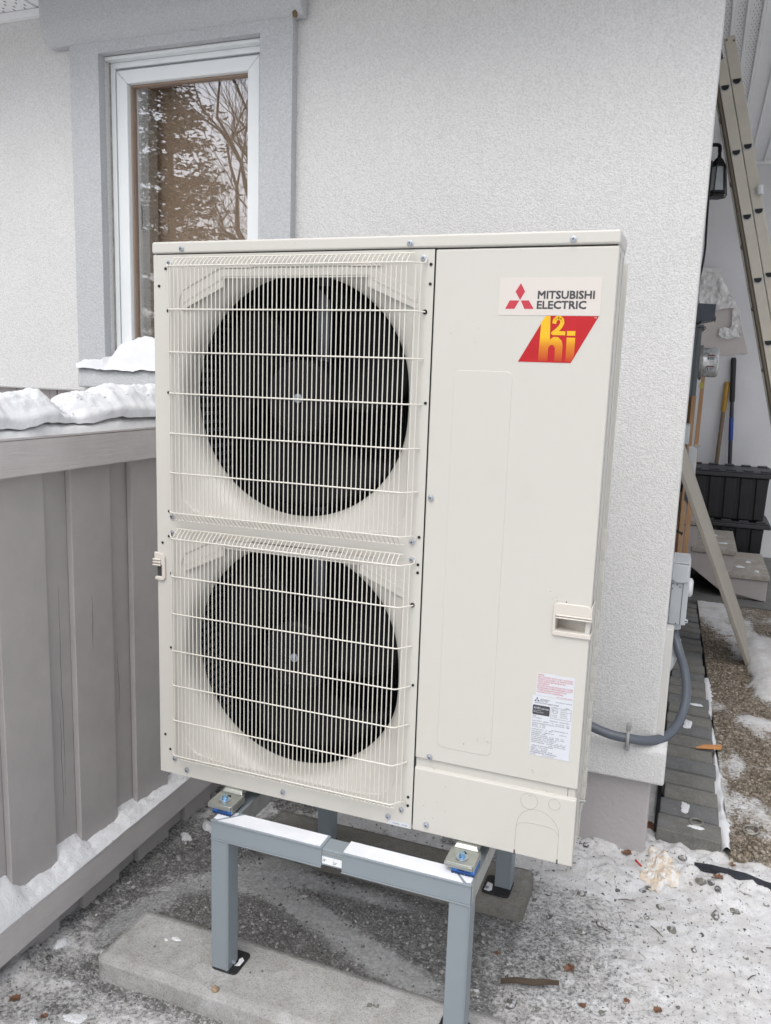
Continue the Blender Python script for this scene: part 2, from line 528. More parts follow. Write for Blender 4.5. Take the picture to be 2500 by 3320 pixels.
class G:
    """collects shapes in world coordinates"""
    def __init__(s):
        s.v = []; s.f = []; s.mi = []
    def add(s, vs, fs, mi=0):
        b = len(s.v)
        s.v += [tuple(map(float, p)) for p in vs]
        for f in fs:
            s.f.append(tuple(b + i for i in f)); s.mi.append(mi)
        return s
    def box(s, x0, x1, y0, y1, z0, z1, mi=0):
        vs = [(x, y, z) for x in (x0, x1) for y in (y0, y1) for z in (z0, z1)]
        return s.add(vs, [(0, 1, 3, 2), (4, 6, 7, 5), (0, 4, 5, 1), (2, 3, 7, 6), (0, 2, 6, 4), (1, 5, 7, 3)], mi)
    def hexa(s, p, mi=0):
        """8 points: bottom ring of 4 then top ring of 4, counterclockwise from above"""
        return s.add(p, [(3, 2, 1, 0), (4, 5, 6, 7), (0, 1, 5, 4), (1, 2, 6, 5), (2, 3, 7, 6), (3, 0, 4, 7)], mi)
    def prism(s, poly, axis, a, b, mi=0):
        """polygon of 2D points extruded along an axis from a to b"""
        n = len(poly)
        def P(q, t):
            return {'X': (t, q[0], q[1]), 'Y': (q[0], t, q[1]), 'Z': (q[0], q[1], t)}[axis]
        vs = [P(q, a) for q in poly] + [P(q, b) for q in poly]
        fs = [tuple(range(n))[::-1], tuple(range(n, 2 * n))] + [(i, (i + 1) % n, n + (i + 1) % n, n + i) for i in range(n)]
        return s.add(vs, fs, mi)
    def tube(s, pts, r, n=8, mi=0, cap=True):
        pts = [Vector(p) for p in pts]
        rs = r if isinstance(r, (list, tuple)) else [r] * len(pts)
        rings = []
        t0 = (pts[1] - pts[0]).normalized()
        up = Vector((0, 0, 1)) if abs(t0.z) < .9 else Vector((1, 0, 0))
        u = t0.cross(up).normalized()
        for i, p in enumerate(pts):
            if i == 0: t = pts[1] - pts[0]
            elif i == len(pts) - 1: t = pts[-1] - pts[-2]
            else: t = (pts[i + 1] - pts[i]).normalized() + (pts[i] - pts[i - 1]).normalized()
            t.normalize()
            u = (u - t * u.dot(t)).normalized()
            w = t.cross(u)
            rings.append([p + (u * math.cos(a) + w * math.sin(a)) * rs[i] for a in [2 * math.pi * k / n for k in range(n)]])
        vs = [q for rg in rings for q in rg]
        fs = []
        for i in range(len(pts) - 1):
            for k in range(n):
                a = i * n + k; b = i * n + (k + 1) % n
                fs.append((a, b, b + n, a + n))
        if cap:
            fs.append(tuple(range(n))[::-1]); fs.append(tuple(range((len(pts) - 1) * n, len(pts) * n)))
        return s.add(vs, fs, mi)
    def cyl(s, p, q, r, n=16, mi=0):
        return s.tube([p, q], r, n, mi)
    def mesh(s, name='m'):
        me = bpy.data.meshes.new(name)
        me.from_pydata(s.v, [], s.f)
        if any(s.mi):
            me.polygons.foreach_set('material_index', s.mi)
        bm = bmesh.new(); bm.from_mesh(me)
        bmesh.ops.recalc_face_normals(bm, faces=bm.faces)
        bm.to_mesh(me); bm.free()
        me.update()
        return me
    def obj(s, name, mat=None, parent=None, **k):
        return link(name, s.mesh(name), mat, parent, **k)

def copy_obj(o, loc, parent=None, name=None):
    c = o.copy()
    COL.objects.link(c)
    c.parent = parent
    c.location = Vector(loc) - (wloc(parent) if parent else Vector((0, 0, 0)))
    WORLD[c.name] = Vector(loc)
    return c

def grid_mesh(X, Y, Z, name='grid', attrs=None):
    """2D arrays of positions (rows, cols)"""
    h, w = X.shape
    me = bpy.data.meshes.new(name)
    co = np.stack([X, Y, Z], -1).reshape(-1, 3)
    i = np.arange(h * w).reshape(h, w)
    q = np.stack([i[:-1, :-1], i[:-1, 1:], i[1:, 1:], i[1:, :-1]], -1).reshape(-1, 4)
    me.vertices.add(len(co)); me.vertices.foreach_set('co', co.ravel())
    me.loops.add(q.size); me.loops.foreach_set('vertex_index', q.ravel().astype(np.int32))
    me.polygons.add(len(q)); me.polygons.foreach_set('loop_start', np.arange(0, q.size, 4, dtype=np.int32))
    me.update(calc_edges=True)
    me.shade_smooth()
    for k, v in (attrs or {}).items():
        a = me.attributes.new(k, 'FLOAT', 'POINT')
        a.data.foreach_set('value', np.asarray(v, np.float32).ravel())
    return me

def rounded(x0, x1, z0, z1, r, n=5):
    pts = []
    for cx, cz, a0 in ((x1 - r, z1 - r, 0), (x0 + r, z1 - r, 90), (x0 + r, z0 + r, 180), (x1 - r, z0 + r, 270)):
        for k in range(n + 1):
            a = math.radians(a0 + 90 * k / n)
            pts.append((cx + r * math.cos(a), cz + r * math.sin(a)))
    return pts

# ================================================================== SETTING
def blob(x, y, cx, cy, sx, sy, rot=0.0):
    c, s = math.cos(rot), math.sin(rot)
    u = (x - cx) * c + (y - cy) * s
    v = -(x - cx) * s + (y - cy) * c
    return np.exp(-(u / sx) ** 2 - (v / sy) ** 2)

def ground_masks(x, y):
    x = np.asarray(x, float); y = np.asarray(y, float)
    n = fbm(x * 5, y * 5, 3)
    n2 = fbm(x * 14, y * 14, 5)
    s = np.full(x.shape, .05)
    s = np.maximum(s, .53 * sstep(.78, .90, x) + .20 * sstep(1.0, 1.4, x - .35 * (.5 - y)) + .03)
    s = s - .07 * blob(x, y, .98, .42, .13, .20) * (x > .8)
    s = np.maximum(s, .95 * sstep(.72, .84, y + .05 * n) * sstep(.82, .92, x))
    s = np.maximum(s, .80 * sstep(.65, .70, y + .03 * n) * sstep(.05, .2, x) * (1 - .55 * sstep(.05, .4, n2)))
    s = np.maximum(s, (.585 + .26 * n) * sstep(-.15, -.22, y) * (x < 1.0))
    s = np.maximum(s, .75 * blob(x, y, -.2, -.42, .10, .10))
    s = np.maximum(s, .62 * blob(x, y, -.03, -.29, .06, .04))
    s = np.maximum(s, .62 * blob(x, y, .16, -.27, .17, .05))
    s = np.maximum(s, .55 * blob(x, y, -.27, -.25, .05, .16))
    s = np.maximum(s, (.43 + .3 * n) * sstep(-.08, -.16, x) * sstep(.0, -.2, y + 1.2 * (x + .1)))
    s = np.maximum(s, .36 + .15 * n2 - .3 * sstep(.0, .1, y) * (x > -.05) * (x < .8))
    s = np.maximum(s, .5 * blob(x, y, .84, .30, .06, .3))
    s = np.maximum(s, .8 * blob(x, y, 0.0, .62, .1, .05))
    s = np.maximum(s, .55 * sstep(-.1, .25, n2) * sstep(.46, .6, y) * (x < .3))
    far = np.maximum(np.maximum(sstep(1.7, 2.3, x), sstep(6, 9, y)), np.maximum(sstep(-.7, -1.2, y), sstep(-.5, -.9, x)))
    s = np.maximum(s, .95 * far)
    s = s + .09 * n + .06 * n2
    ice = 1.25 * (.75 * blob(x, y, -.14, .06, .045, .17, -.25) + .6 * blob(x, y, .02, .30, .16, .06, .5)
           + .75 * blob(x, y, .30, .27, .22, .045, -.25) + .75 * blob(x, y, .60, .15, .20, .05, -.3)
           + .5 * blob(x, y, .12, .42, .1, .1) + .55 * blob(x, y, .35, .40, .3, .04))
    wet = sstep(-.34, -.2, x) * sstep(.95, .72, x) * sstep(-.22, .0, y) * sstep(.75, .55, y)
    return np.clip(s, 0, 1.2), np.clip(ice, 0, 1), np.clip(wet, 0, 1)

def ground_z(x, y):
    x = np.asarray(x, float); y = np.asarray(y, float)
    s, ice, wet = ground_masks(x, y)
    n = fbm(x * 9, y * 9, 21)
    z = .006 * n + .003 * fbm(x * 60, y * 60, 8, 3)
    cov = sstep(.42, .75, s)
    z = z + cov * (.006 + .004 * n)
    z = z + (.030 + .022 * fbm(x * 24, y * 24, 77, 3)) * sstep(.74, .88, y + .06 * n) * sstep(.82, .95, x) * (1 + .5 * n)
    z = z + .02 * sstep(-.24, -.285, x + .02 * n) * (y < -.15)
    z = z - .004 * wet + .003 * ice
    z = z - .03 * sstep(1.0, 1.3, y)
    return z

def axis_coords(a, b, step, far):
    c = list(np.arange(a, b, step))
    d = step; p = a; lo = []
    while p > -far:
        d *= 1.35; p -= d; lo.append(p)
    d = step; p = c[-1]; hi = []
    while p < far:
        d *= 1.35; p += d; hi.append(p)
    return np.array(lo[::-1] + c + hi)
gx = axis_coords(-.42, 1.75, .0065, 4000)
gy = axis_coords(-.62, 1.10, .0065, 4000)
GX, GY = np.meshgrid(gx, gy)
_s, _i, _w = ground_masks(GX, GY)
GZ = ground_z(GX, GY)
ground = link('ground', grid_mesh(GX, GY, GZ, 'ground', dict(snow=_s, ice=_i, wet=_w)), M['ground'], recentre=False)
tag(ground, kind='structure')

# ---- stones: many irregular low-poly stones in one mesh
_ico = bmesh.new(); bmesh.ops.create_icosphere(_ico, subdivisions=1, radius=1)
ICO_V = np.array([v.co[:] for v in _ico.verts]); ICO_F = np.array([[v.index for v in f.verts] for f in _ico.faces])
_ico.free()
def stone_cloud(name, P, R, mat, parent, flat=.6):
    n = len(P); nv = len(ICO_V)
    a = rng.uniform(0, 2 * np.pi, n)
    V = ICO_V[None] * (1 + rng.uniform(-.28, .28, (n, nv, 1)))
    V = V * rng.uniform(.65, 1.3, (n, 1, 3)) * np.array([1, 1, flat])
    ca, sa = np.cos(a)[:, None], np.sin(a)[:, None]
    tilt = rng.uniform(-.5, .5, n)[:, None]
    x = V[..., 0] * ca - V[..., 1] * sa; y = V[..., 0] * sa + V[..., 1] * ca
    z = V[..., 2] + x * tilt
    V = np.stack([x, y, z], -1) * R[:, None, None] + P[:, None, :]
    F = ICO_F[None] + (np.arange(n) * nv)[:, None, None]
    me = bpy.data.meshes.new(name)
    me.vertices.add(n * nv); me.vertices.foreach_set('co', V.ravel())
    F = F.reshape(-1, 3)
    me.loops.add(F.size); me.loops.foreach_set('vertex_index', F.ravel().astype(np.int32))
    me.polygons.add(len(F)); me.polygons.foreach_set('loop_start', np.arange(0, F.size, 3, dtype=np.int32))
    me.update(calc_edges=True)
    at = me.attributes.new('rnd', 'FLOAT', 'POINT')
    at.data.foreach_set('value', np.repeat(rng.uniform(0, 1, n), nv).astype(np.float32))
    o = link(name, me, mat, parent, recentre=False)
    return tag(o, kind='stuff')

N = 42000
px = rng.uniform(-.33, 1.7, N); py = rng.uniform(-.5, .98, N)
s_, i_, w_ = ground_masks(px, py)
keep = rng.uniform(0, 1, N) < np.clip(1.05 - 1.80 * s_, .13, 1) * np.clip(1 - 1.1 * i_, .06, 1)
keep &= ~((py > .45) & (py < .64) & (px > .0) & (px < .88)) & ~((py > -.17) & (py < .025) & (px > -.06))
keep &= ~((px > 1.42) & (py > .96)) & ~((px > 1.2) & (py > .96))
px, py, s_ = px[keep], py[keep], s_[keep]
R_ = np.exp(rng.normal(math.log(.0031), .42, len(px))).clip(.0014, .011)
R_ = np.where(s_ > .45, R_ * .72, R_)
P_ = np.stack([px, py, ground_z(px, py) + R_ * rng.uniform(-.35, .3, len(px))], -1)
stone_cloud('gravel', P_, R_, M['stones'], ground)

# ---- bigger loose stones, one object each, parts of the ground
def rock_mesh(r, seed, flat=.7):
    rr = random.Random(seed)
    bm = bmesh.new()
    bmesh.ops.create_icosphere(bm, subdivisions=2, radius=1)
    k = Vector((rr.uniform(.75, 1.35), rr.uniform(.75, 1.2), flat))
    offs = [Vector((rr.gauss(0, 1), rr.gauss(0, 1), rr.gauss(0, 1))).normalized() for _ in range(7)]
    cut = [rr.uniform(.55, .85) for _ in offs]
    for v in bm.verts:
        p = v.co.copy()
        for o_, c_ in zip(offs, cut):
            d_ = p.dot(o_)
            if d_ > c_:
                p -= o_ * (d_ - c_)
        p *= 1 + rr.uniform(-.06, .06)
        v.co = Vector((p.x * k.x, p.y * k.y, p.z * k.z)) * r
    me = bpy.data.meshes.new('stone')
    bm.to_mesh(me); bm.free()
    me.shade_smooth(); me.set_sharp_from_angle(angle=math.radians(32))
    return me
ROCKS = [(1.355, .832, .026, 1), (1.384, .834, .018, 2), (1.402, .808, .017, 2), (1.397, .708, .020, 1), (1.449, .753, .017, 1),
         (1.279, .591, .019, 1), (.885, .286, .016, 1), (1.046, .487, .018, 1), (.896, .236, .019, 2), (.825, .15, .021, 1),
         (.915, .148, .020, 2), (1.083, .546, .012, 2), (1.537, .814, .013, 1), (1.004, .881, .017, 2), (1.192, .751, .017, 2),
         (1.205, .772, .014, 2), (1.245, .683, .016, 1), (.846, .393, .016, 1), (1.338, .527, .012, 2), (.86, .086, .020, 1),
         (1.13, .203, .014, 1), (1.30, .93, .022, 1), (1.21, .62, .012, 1), (1.12, .72, .013, 2), (.95, .52, .012, 2),
         (1.02, .66, .015, 1), (1.36, .60, .010, 2), (1.47, .55, .011, 1), (.93, .62, .011, 2), (1.10, .36, .010, 1),
         (-.235, -.165, .014, 2), (-.15, -.20, .010, 1), (-.24, .02, .012, 1), (-.25, .18, .012, 1), (-.22, .42, .017, 1), (-.245, .36, .014, 2),
         (.02, .17, .010, 1), (.5, .20, .009, 2), (.98, .16, .012, 1), (1.23, .40, .011, 1)]
for k, (x, y, r, mm) in enumerate(ROCKS):
    r *= .78
    o = bpy.data.objects.new('stone', rock_mesh(r, 100 + k, random.uniform(.5, .75)))
    o.data.materials.append(M['rock'] if mm == 1 else M['rockdark'])
    COL.objects.link(o)
    o.parent = ground
    o.location = (x, y, float(ground_z(x, y)) + r * .12)
    o.rotation_euler = (random.uniform(-.3, .3), random.uniform(-.3, .3), random.uniform(0, 6.3))

# ---- clods of loose snow: lumps parented to the ground
def lump_mesh(rx, ry, rz, seed, name='snow_lump'):
    bm = bmesh.new()
    bmesh.ops.create_icosphere(bm, subdivisions=3, radius=1)
    for v in bm.verts:
        p = v.co
        k = 1 + .28 * float(fbm(p.x * 1.6 + seed * 3.1 + p.z, p.y * 1.6 + p.z * .7, seed))
        k2 = k + .22 * float(fbm(p.x * 5 + seed, p.y * 5 + p.z * 4, seed + 5))
        v.co = Vector((p.x * rx * k2, p.y * ry * k2, p.z * rz * k2))
    me = bpy.data.meshes.new(name)
    bm.to_mesh(me); bm.free(); me.shade_smooth()
    return me
def patch_mesh(rx, ry, h, seed):
    n, m = 40, 6
    a = np.linspace(0, 2 * np.pi, n, endpoint=False)
    rad = 1 + .30 * fbm(np.cos(a) * 1.3 + seed, np.sin(a) * 1.3, seed) * 2 + .13 * fbm(np.cos(a) * 4 + seed, np.sin(a) * 4, seed + 1) * 2
    vs = [(0, 0, h)]; fs = []
    for j in range(1, m + 1):
        t = j / m
        for k in range(n):
            r = t * max(.2, rad[k])
            vs.append((rx * r * math.cos(a[k]), ry * r * math.sin(a[k]), h * (1 - t ** 3) + (h * .35 * random.uniform(-1, 1) if j < m else -.0005)))
    for k in range(n): fs.append((0, 1 + k, 1 + (k + 1) % n))
    for j in range(m - 1):
        for k in range(n):
            p = 1 + j * n + k; q = 1 + j * n + (k + 1) % n
            fs.append((p, p + n, q + n, q))
    me = bpy.data.meshes.new('snow_patch'); me.from_pydata(vs, [], fs); me.update(); me.shade_smooth()
    return me

CLODS = [(-.245, -.11, .014, .018, .012), (-.03, -.306, .026, .015, .007), (-.10, -.36, .011, .012, .010), (-.2, .53, .014, .03, .02), (-.235, .45, .012, .024, .016), (-.21, -.40, .03, .02, .008)]
for k, (x, y, a, b, c) in enumerate(CLODS):
    o = bpy.data.objects.new('snow_clod', patch_mesh(a * 1.1, b * 1.1, c * .9, k + 3))
    o.data.materials.append(M['snow'])
    COL.objects.link(o); o.parent = ground
    o.location = (x, y, float(ground_z(x, y)) )
    o.rotation_euler = (0, 0, k * .3)

# ---- exposed aggregate path beside the house
AX0, AX1, AY0, AY1, AZ = 1.44, 3.6, .985, 4.12, .068
ax = np.arange(AX0, 2.3, .012); ax = np.concatenate([ax, np.linspace(2.32, AX1, 12)])
ay = np.concatenate([np.arange(AY0, 3.4, .012), np.linspace(3.42, AY1, 10)])
PX, PY = np.meshgrid(ax, ay)
def path_snow(x, y):
    n = fbm(x * 4 + .7 * y, y * 2.2, 31)
    n2 = fbm(x * 13, y * 9, 33)
    s = .54 + .85 * n + .34 * n2
    s = np.maximum(s, .62 * blob(x, y, AX0, 1.5, .055, .9) + .15 * n)
    s = np.maximum(s, .95 * sstep(1.60, 1.68, x + .03 * n2) * sstep(2.25, 2.45, y + .08 * n) * sstep(3.5, 3.3, y))
    s = np.maximum(s, .75 * blob(x, y, 1.62, 2.10, .14, .13, -.3) + .2 * n2)
    s = np.maximum(s, .62 * blob(x, y, 1.55, 1.12, .12, .06) + .2 * n2)
    s = np.maximum(s, .66 * blob(x, y, 1.50, 1.62, .06, .22) + .2 * n2)
    s = s - .30 * blob(x, y, 1.60, 1.42, .10, .12) - .25 * blob(x, y, 1.58, 1.85, .07, .1) - .35 * blob(x, y, 1.44, 2.7, .12, .6)
    s = s - .35 * blob(x, y, 1.5, 1.02, .09, .05)
    return s
PS = path_snow(PX, PY)
PZ = AZ + .004 * fbm(PX * 60, PY * 60, 9, 2) + .012 * sstep(.42, .8, PS) + .05 * sstep(1.60, 1.72, PX) * sstep(2.25, 2.6, PY) * sstep(3.5, 3.2, PY)
edge = sstep(AY0 + .02, AY0, PY + .012 * fbm(PX * 20, PY * 0, 4))
PZ = PZ - .05 * edge
path = link('gravel_path', grid_mesh(PX - .034 * (PY - AY0), PY, PZ, 'gravel_path', dict(snow=PS, ice=PS * 0, wet=.55 * sstep(3, 2.2, PY) * 0 + .45 * blob(PX, PY, 1.46, 3.0, .15, .8))), M['gravelpath'], recentre=False)
tag(path, kind='structure')
_sh = .034 * (AY1 - AY0)
g = G(); g.hexa([(AX0 + .004, AY0 + .012, -.08), (AX1, AY0 + .012, -.08), (AX1 - _sh, AY1, -.08), (AX0 + .004 - _sh, AY1, -.08), (AX0 + .004, AY0 + .012, AZ - .055), (AX1, AY0 + .012, AZ - .055), (AX1 - _sh, AY1, AZ - .055), (AX0 + .004 - _sh, AY1, AZ - .055)])
g.obj('path_edge', concrete('path_edge', (.17, .15, .12), .3), path)
N = 16000
px = rng.uniform(AX0 + .005, 2.05, N); py = AY0 + rng.uniform(0, 1, N) ** 1.4 * 2.6
sn = path_snow(px, py) + .3 * fbm(px * 40, py * 40, 71)
keep = rng.uniform(0, 1, N) < np.clip(1.5 - 2.6 * sn, .04, 1)
px, py = px[keep], py[keep]
R_ = np.exp(rng.normal(math.log(.0046), .3, len(px))).clip(.002, .009)
e_ = sstep(AY0 + .02, AY0, py + .012 * fbm(px * 20, py * 0, 4))
pz = AZ + .002 - .05 * e_ + R_ * rng.uniform(-.4, .15, len(px))
stone_cloud('path_pebbles', np.stack([px - .034 * (py - AY0), py, pz], -1), R_, M['pebbles'], path, .75)

# ---- strip of concrete pavers along the side wall, each laid a little unevenly
strip = thing('paver_strip', (1.31, 1.0, 0), None, None)
tag(strip, kind='structure')
PAVM = [M['paver'], concrete('grey_paver_bluish', (.16, .165, .165), .3, (.24, .24, .22), .6), concrete('grey_paver_warm', (.19, .187, .172), .35, (.27, .25, .2), .6)]
for k in range(26):
    y0 = .995 + k * .117
    t = k * .117 / 3.0
    xl, xr = 1.212 + random.uniform(-.006, .006), 1.415 - .085 * t + random.uniform(-.006, .006)
    if k == 2: xl += .012
    dz = random.uniform(-.004, .004)
    gg = G()
    gg.hexa([(xl, y0, -.06), (xr, y0 + .003, -.06), (xr, y0 + .112, -.06), (xl, y0 + .112, -.06),
             (xl, y0, .087 + dz), (xr, y0, .080 + dz), (xr, y0 + .113, .076 + dz), (xl, y0 + .113, .082 + dz)])
    gg.obj('paver', PAVM[k % 3], strip, bevel=.005, seg=2)
gg = G(); gg.box(1.205, 1.44, 1.02, 4.12, -.07, .03)
gg.obj('bedding', M['edging'], strip)
# snow lying in the joint between pavers and path
yy = np.linspace(.99, 2.6, 140); uu = np.linspace(0, 1, 7)
U, Y2 = np.meshgrid(uu, yy)
wd = np.clip(.022 + .045 * fbm(Y2 * 7, Y2 * 0, 41), .001, .06)
xc = 1.428 - .031 * (Y2 - 1)
joint = grid_mesh(xc + (U - .45) * wd * 1.6, Y2, .052 + .018 * np.sin(U * np.pi) + .010 * fbm(Y2 * 14, U * 3, 45), 'joint_snow')
tag(link('joint_snow', joint, M['snow'], path, recentre=False), kind='stuff')
for (x, y, a, b, c) in ((1.30, 1.17, .017, .05, .007), (1.335, 1.055, .028, .012, .005), (1.30, 1.93, .02, .05, .006), (1.33, 2.17, .035, .012, .005)):
    o = bpy.data.objects.new('snow_patch', patch_mesh(a, b, min(c, .004), int(x * 1000)))
    o.data.materials.append(M['snow']); COL.objects.link(o); o.parent = strip
    o.location = Vector((x, y, .082)) - wloc(strip)

# ---- concrete porch slab
gg = G(); gg.box(1.14, 5.0, 4.125, 5.9, -.05, .08)
slab = gg.obj('porch_slab', M['slab'], bevel=.006)
tag(slab, kind='structure')

# ================================================================== HOUSE
WY = .92                                     # front wall plane
house = thing('house', (0, WY, 0), 'pale grey stucco house corner with framed window and mauve painted foundation', 'house')
WX0, WX1 = -.871, -.223                      # window opening
WZ0, WZ1 = 1.50, 2.605
g = G()
def wall_grid(g, xs, zs, y0, y1, hole):
    vs = []; fs = []
    nx, nz = len(xs), len(zs)
    for y in (y0, y1):
        for z in zs:
            for x in xs:
                vs.append((x, y, z))
    def id(i, j, k): return k * nx * nz + j * nx + i
    solid = lambda i, j: 0 <= i < nx - 1 and 0 <= j < nz - 1 and not hole(i, j)
    for i in range(nx - 1):
        for j in range(nz - 1):
            if hole(i, j): continue
            fs.append((id(i, j, 0), id(i + 1, j, 0), id(i + 1, j + 1, 0), id(i, j + 1, 0)))
            fs.append((id(i, j, 1), id(i, j + 1, 1), id(i + 1, j + 1, 1), id(i + 1, j, 1)))
            for (di, dj, a, b) in ((-1, 0, (i, j), (i, j + 1)), (1, 0, (i + 1, j), (i + 1, j + 1)), (0, -1, (i, j), (i + 1, j)), (0, 1, (i, j + 1), (i + 1, j + 1))):
                if not solid(i + di, j + dj):
                    fs.append((id(*a, 0), id(*b, 0), id(*b, 1), id(*a, 1)))
    g.add(vs, fs)
wall_grid(g, [-3.2, -.62, WX0, WX1, 1.187] if False else [-3.2, WX0, WX1, 1.187], [.395, 1.42, WZ0, WZ1, 2.80], WY, WY + .14,
          lambda i, j: (i == 1 and j == 2) or (i == 0 and j == 0))
g.obj('stucco_wall', M['stucco'], house, bevel=.008, seg=3)
# projecting skirt with sloped top
g = G(); g.prism([(.885, .285), (.885, .392), (.897, .405), (.918, .412), (1.0, .412), (1.0, .285)], 'X', -.55, 1.2225)
g.obj('wall_skirt', M['stucco'], house, bevel=.012, seg=3)
g = G(); g.prism([(-.55, .921), (1.188, .921), (1.160, 1.03), (-.55, 1.03)], 'Z', -.1, .285)
g.obj('foundation', M['foundation'], house, bevel=.012, seg=3)
g = G(); g.box(1.10, 1.14, 1.061, 5.9, .33, 3.6); g.obj('side_wall', M['sidewall'], house)
g = G(); g.box(1.10, 1.139, 1.061, 5.9, -.05, .329); g.obj('side_foundation', plain('gap_shade_black', (.035, .034, .033), .8, var=.3), house)  # near-black colour paints the shade of the gap beside the foundation
g = G(); g.box(1.10, 1.185, 1.031, 1.06, .29, .395); g.obj('wall_return', M['foundation'], house)
g = G(); g.box(1.08, 1.209, .935, .99, .414, .78); g.obj('corner_strip', plain('corner_strip', (.55, .54, .52), .7), house, bevel=.004)
g = G(); g.box(1.14, 5.0, 5.9, 6.0, .0, 3.3); g.obj('porch_wall', M['porchwall'], house)
# lower siding boards left of the window, under the stucco
xs = [-2.2, -2.0, -1.8, -1.6, -1.373, -1.339, -1.205, -1.169, -1.093]
for a, b in zip(xs[:-1], xs[1:]):
    g = G(); g.box(a + .0015, b - .0015, .955 + random.uniform(-.003, .003), .985, .3, 1.419)
    g.obj('siding_board', M['siding'], house, bevel=.002)
g = G(); g.box(-1.0905, -1.077, .95, .985, .3, 1.419); g.obj('edge_strip', plain('yellowed_foam', (.42, .34, .18), .8, var=.3, vs=30), house)
g = G(); g.box(-1.075, -.55, .957, .985, .3, 1.419); g.obj('siding_board', M['siding'], house, bevel=.002)

# window surround: two jambs, sill and crown moulding, all stucco on foam
ty = .885
g = G()
wall_grid(g, [-.995, WX0, WX1, -.104], [1.533, 1.534, WZ1, 2.662], ty, WY - .001, lambda i, j: i == 1 and j < 2)
g.obj('window_surround', M['trim'], house, bevel=.008, seg=3)
g = G(); g.prism([(.8845, 1.438), (.8845, 1.512), (.887, 1.518), (WY - .001, 1.5325), (WY - .001, 1.438)], 'X', -1.002, -.095)
g.obj('window_ledge', M['trim'], house, bevel=.008, seg=3)
g = G(); g.prism([(WY - .001, 2.640), (.8835, 2.640), (.872, 2.652), (.852, 2.685), (.842, 2.705), (.838, 2.785), (WY - .001, 2.785)], 'X', -1.088, -.066)
g.obj('crown_moulding', M['trim'], house, bevel=.008, seg=3)
# old brown wasp mud under the right end of the crown
g = G(); g.add(*(lambda me: ([tuple(v.co * 1.0 + Vector((-.093, .878, 2.648))) for v in me.vertices], [tuple(p.vertices) for p in me.polygons]))(lump_mesh(.009, .008, .014, 77)))
g.obj('mud_nest', plain('dry_mud', (.16, .12, .07), .9, var=.4, vs=80), house, smooth=60)

# window: frame, sash, glass, timber stop, interior
win = bpy.data.objects.new('window', None); COL.objects.link(win); win.parent = house
win.location = Vector((-.55, .95, 1.53)) - wloc(house); WORLD['window'] = Vector((-.55, .95, 1.53))
fy = .946
def ring_frame(x0, x1, z0, z1, w, y0, y1, name, mat, bev=.003, wb=None, mitre=True):
    wb = w if wb is None else wb
    for q in (((x0, z0), (x0 + w, z0 + wb), (x0 + w, z1 - w), (x0, z1)), ((x1, z0), (x1, z1), (x1 - w, z1 - w), (x1 - w, z0 + wb)),
              ((x0, z1), (x0 + w, z1 - w), (x1 - w, z1 - w), (x1, z1)), ((x0, z0), (x1, z0), (x1 - w, z0 + wb), (x0 + w, z0 + wb))):
        gg = G(); gg.prism(list(q), 'Y', y0, y1); gg.obj(name, mat, win, bevel=bev)
ring_frame(WX0 + .003, WX1 - .003, 1.535, 2.592, .020, fy, fy + .10, 'outer_frame', M['vinyl'])
ring_frame(WX0 + .0235, WX1 - .0235, 1.556, 2.5705, .008, fy + .012, fy + .10, 'frame_groove', M['vinylgrey'], .001)
ring_frame(WX0 + .032, WX1 - .032, 1.565, 2.562, .046, fy - .006, fy + .08, 'sash', M['vinyl'], .004)
ring_frame(WX0 + .0785, WX1 - .0785, 1.6115, 2.5155, .006, fy + .014, fy + .075, 'timber_stop', M['brownwood'], .001)
g = G(); g.box(WX0 + .001, WX1 - .001, fy - .03, fy + .03, 2.592, 2.6035); g.obj('drip_cap', M['vinyl'], win, bevel=.003)
g = G(); g.box(WX0 - .0005, WX0 + .0045, fy - .004, fy + .02, 1.54, 2.59); g.obj('caulk_line', M['caulk'], win)
g = G(); g.box(WX0 + .084, WX1 - .084, fy + .028, fy + .034, 1.617, 2.510); g.obj('pane', M['pane'], win)
g = G(); g.box(WX0 + .004, WX1 - .004, 1.04, 1.06, 1.52, 1.545); g.obj('inner_sill', M['vinyl'], win)
# room side: pale jamb with latch, tan wall, closed box so that it is dim inside
g = G(); g.box(WX0 + .084, WX0 + .135, fy + .0365, 1.038, 1.56, 2.56); g.obj('inner_jamb', M['innerjamb'], win, bevel=.003)
g = G(); g.box(WX0 - .03, WX1 + .03, 1.062, 1.075, 1.40, 2.70); g.obj('room_wall', M['brownblind'], win)
g = G(); g.tube([(WX0 + .100, fy + .0375, 2.02), (WX0 + .103, fy + .0375, 2.05), (WX0 + .103, fy + .0375, 2.09), (WX0 + .100, fy + .0375, 2.12)], [.0012, .003, .003, .0012], 8)
g.obj('latch', M['blackrubber'], win, smooth=60)

# eave soffit of the house with vented panels
for k in range(16):
    x1 = 1.30 - k * .203; x0 = x1 - .203
    g = G(); g.prism([(x0 + .001, 2.788), (x1 - .012, 2.788), (x1 - .010, 2.796), (x1 - .002, 2.796), (x1 - .001, 2.802), (x0 + .001, 2.802)], 'Y', .62, .918)
    o = g.obj('soffit_panel', M['soffit'], house)
    if k > 8:
        gg = G()
        for i in range(3):
            for j in range(14):
                xx = x0 + .045 + i * .05 + (j % 2) * .02; yv = .63 + j * .021
                gg.box(xx, xx + .004, yv, yv + .010, 2.7868, 2.7878)
        tag(gg.obj('perforation', M['soffitdark'], house), kind='stuff')
g = G(); g.box(-2.2, -1.089, .895, .9195, 2.762, 2.787); g.obj('soffit_channel', M['soffit'], house, bevel=.002)
g = G(); g.box(-2.2, 1.35, .59, .619, 2.74, 2.83); g.obj('fascia_board', M['soffit'], house, bevel=.003)
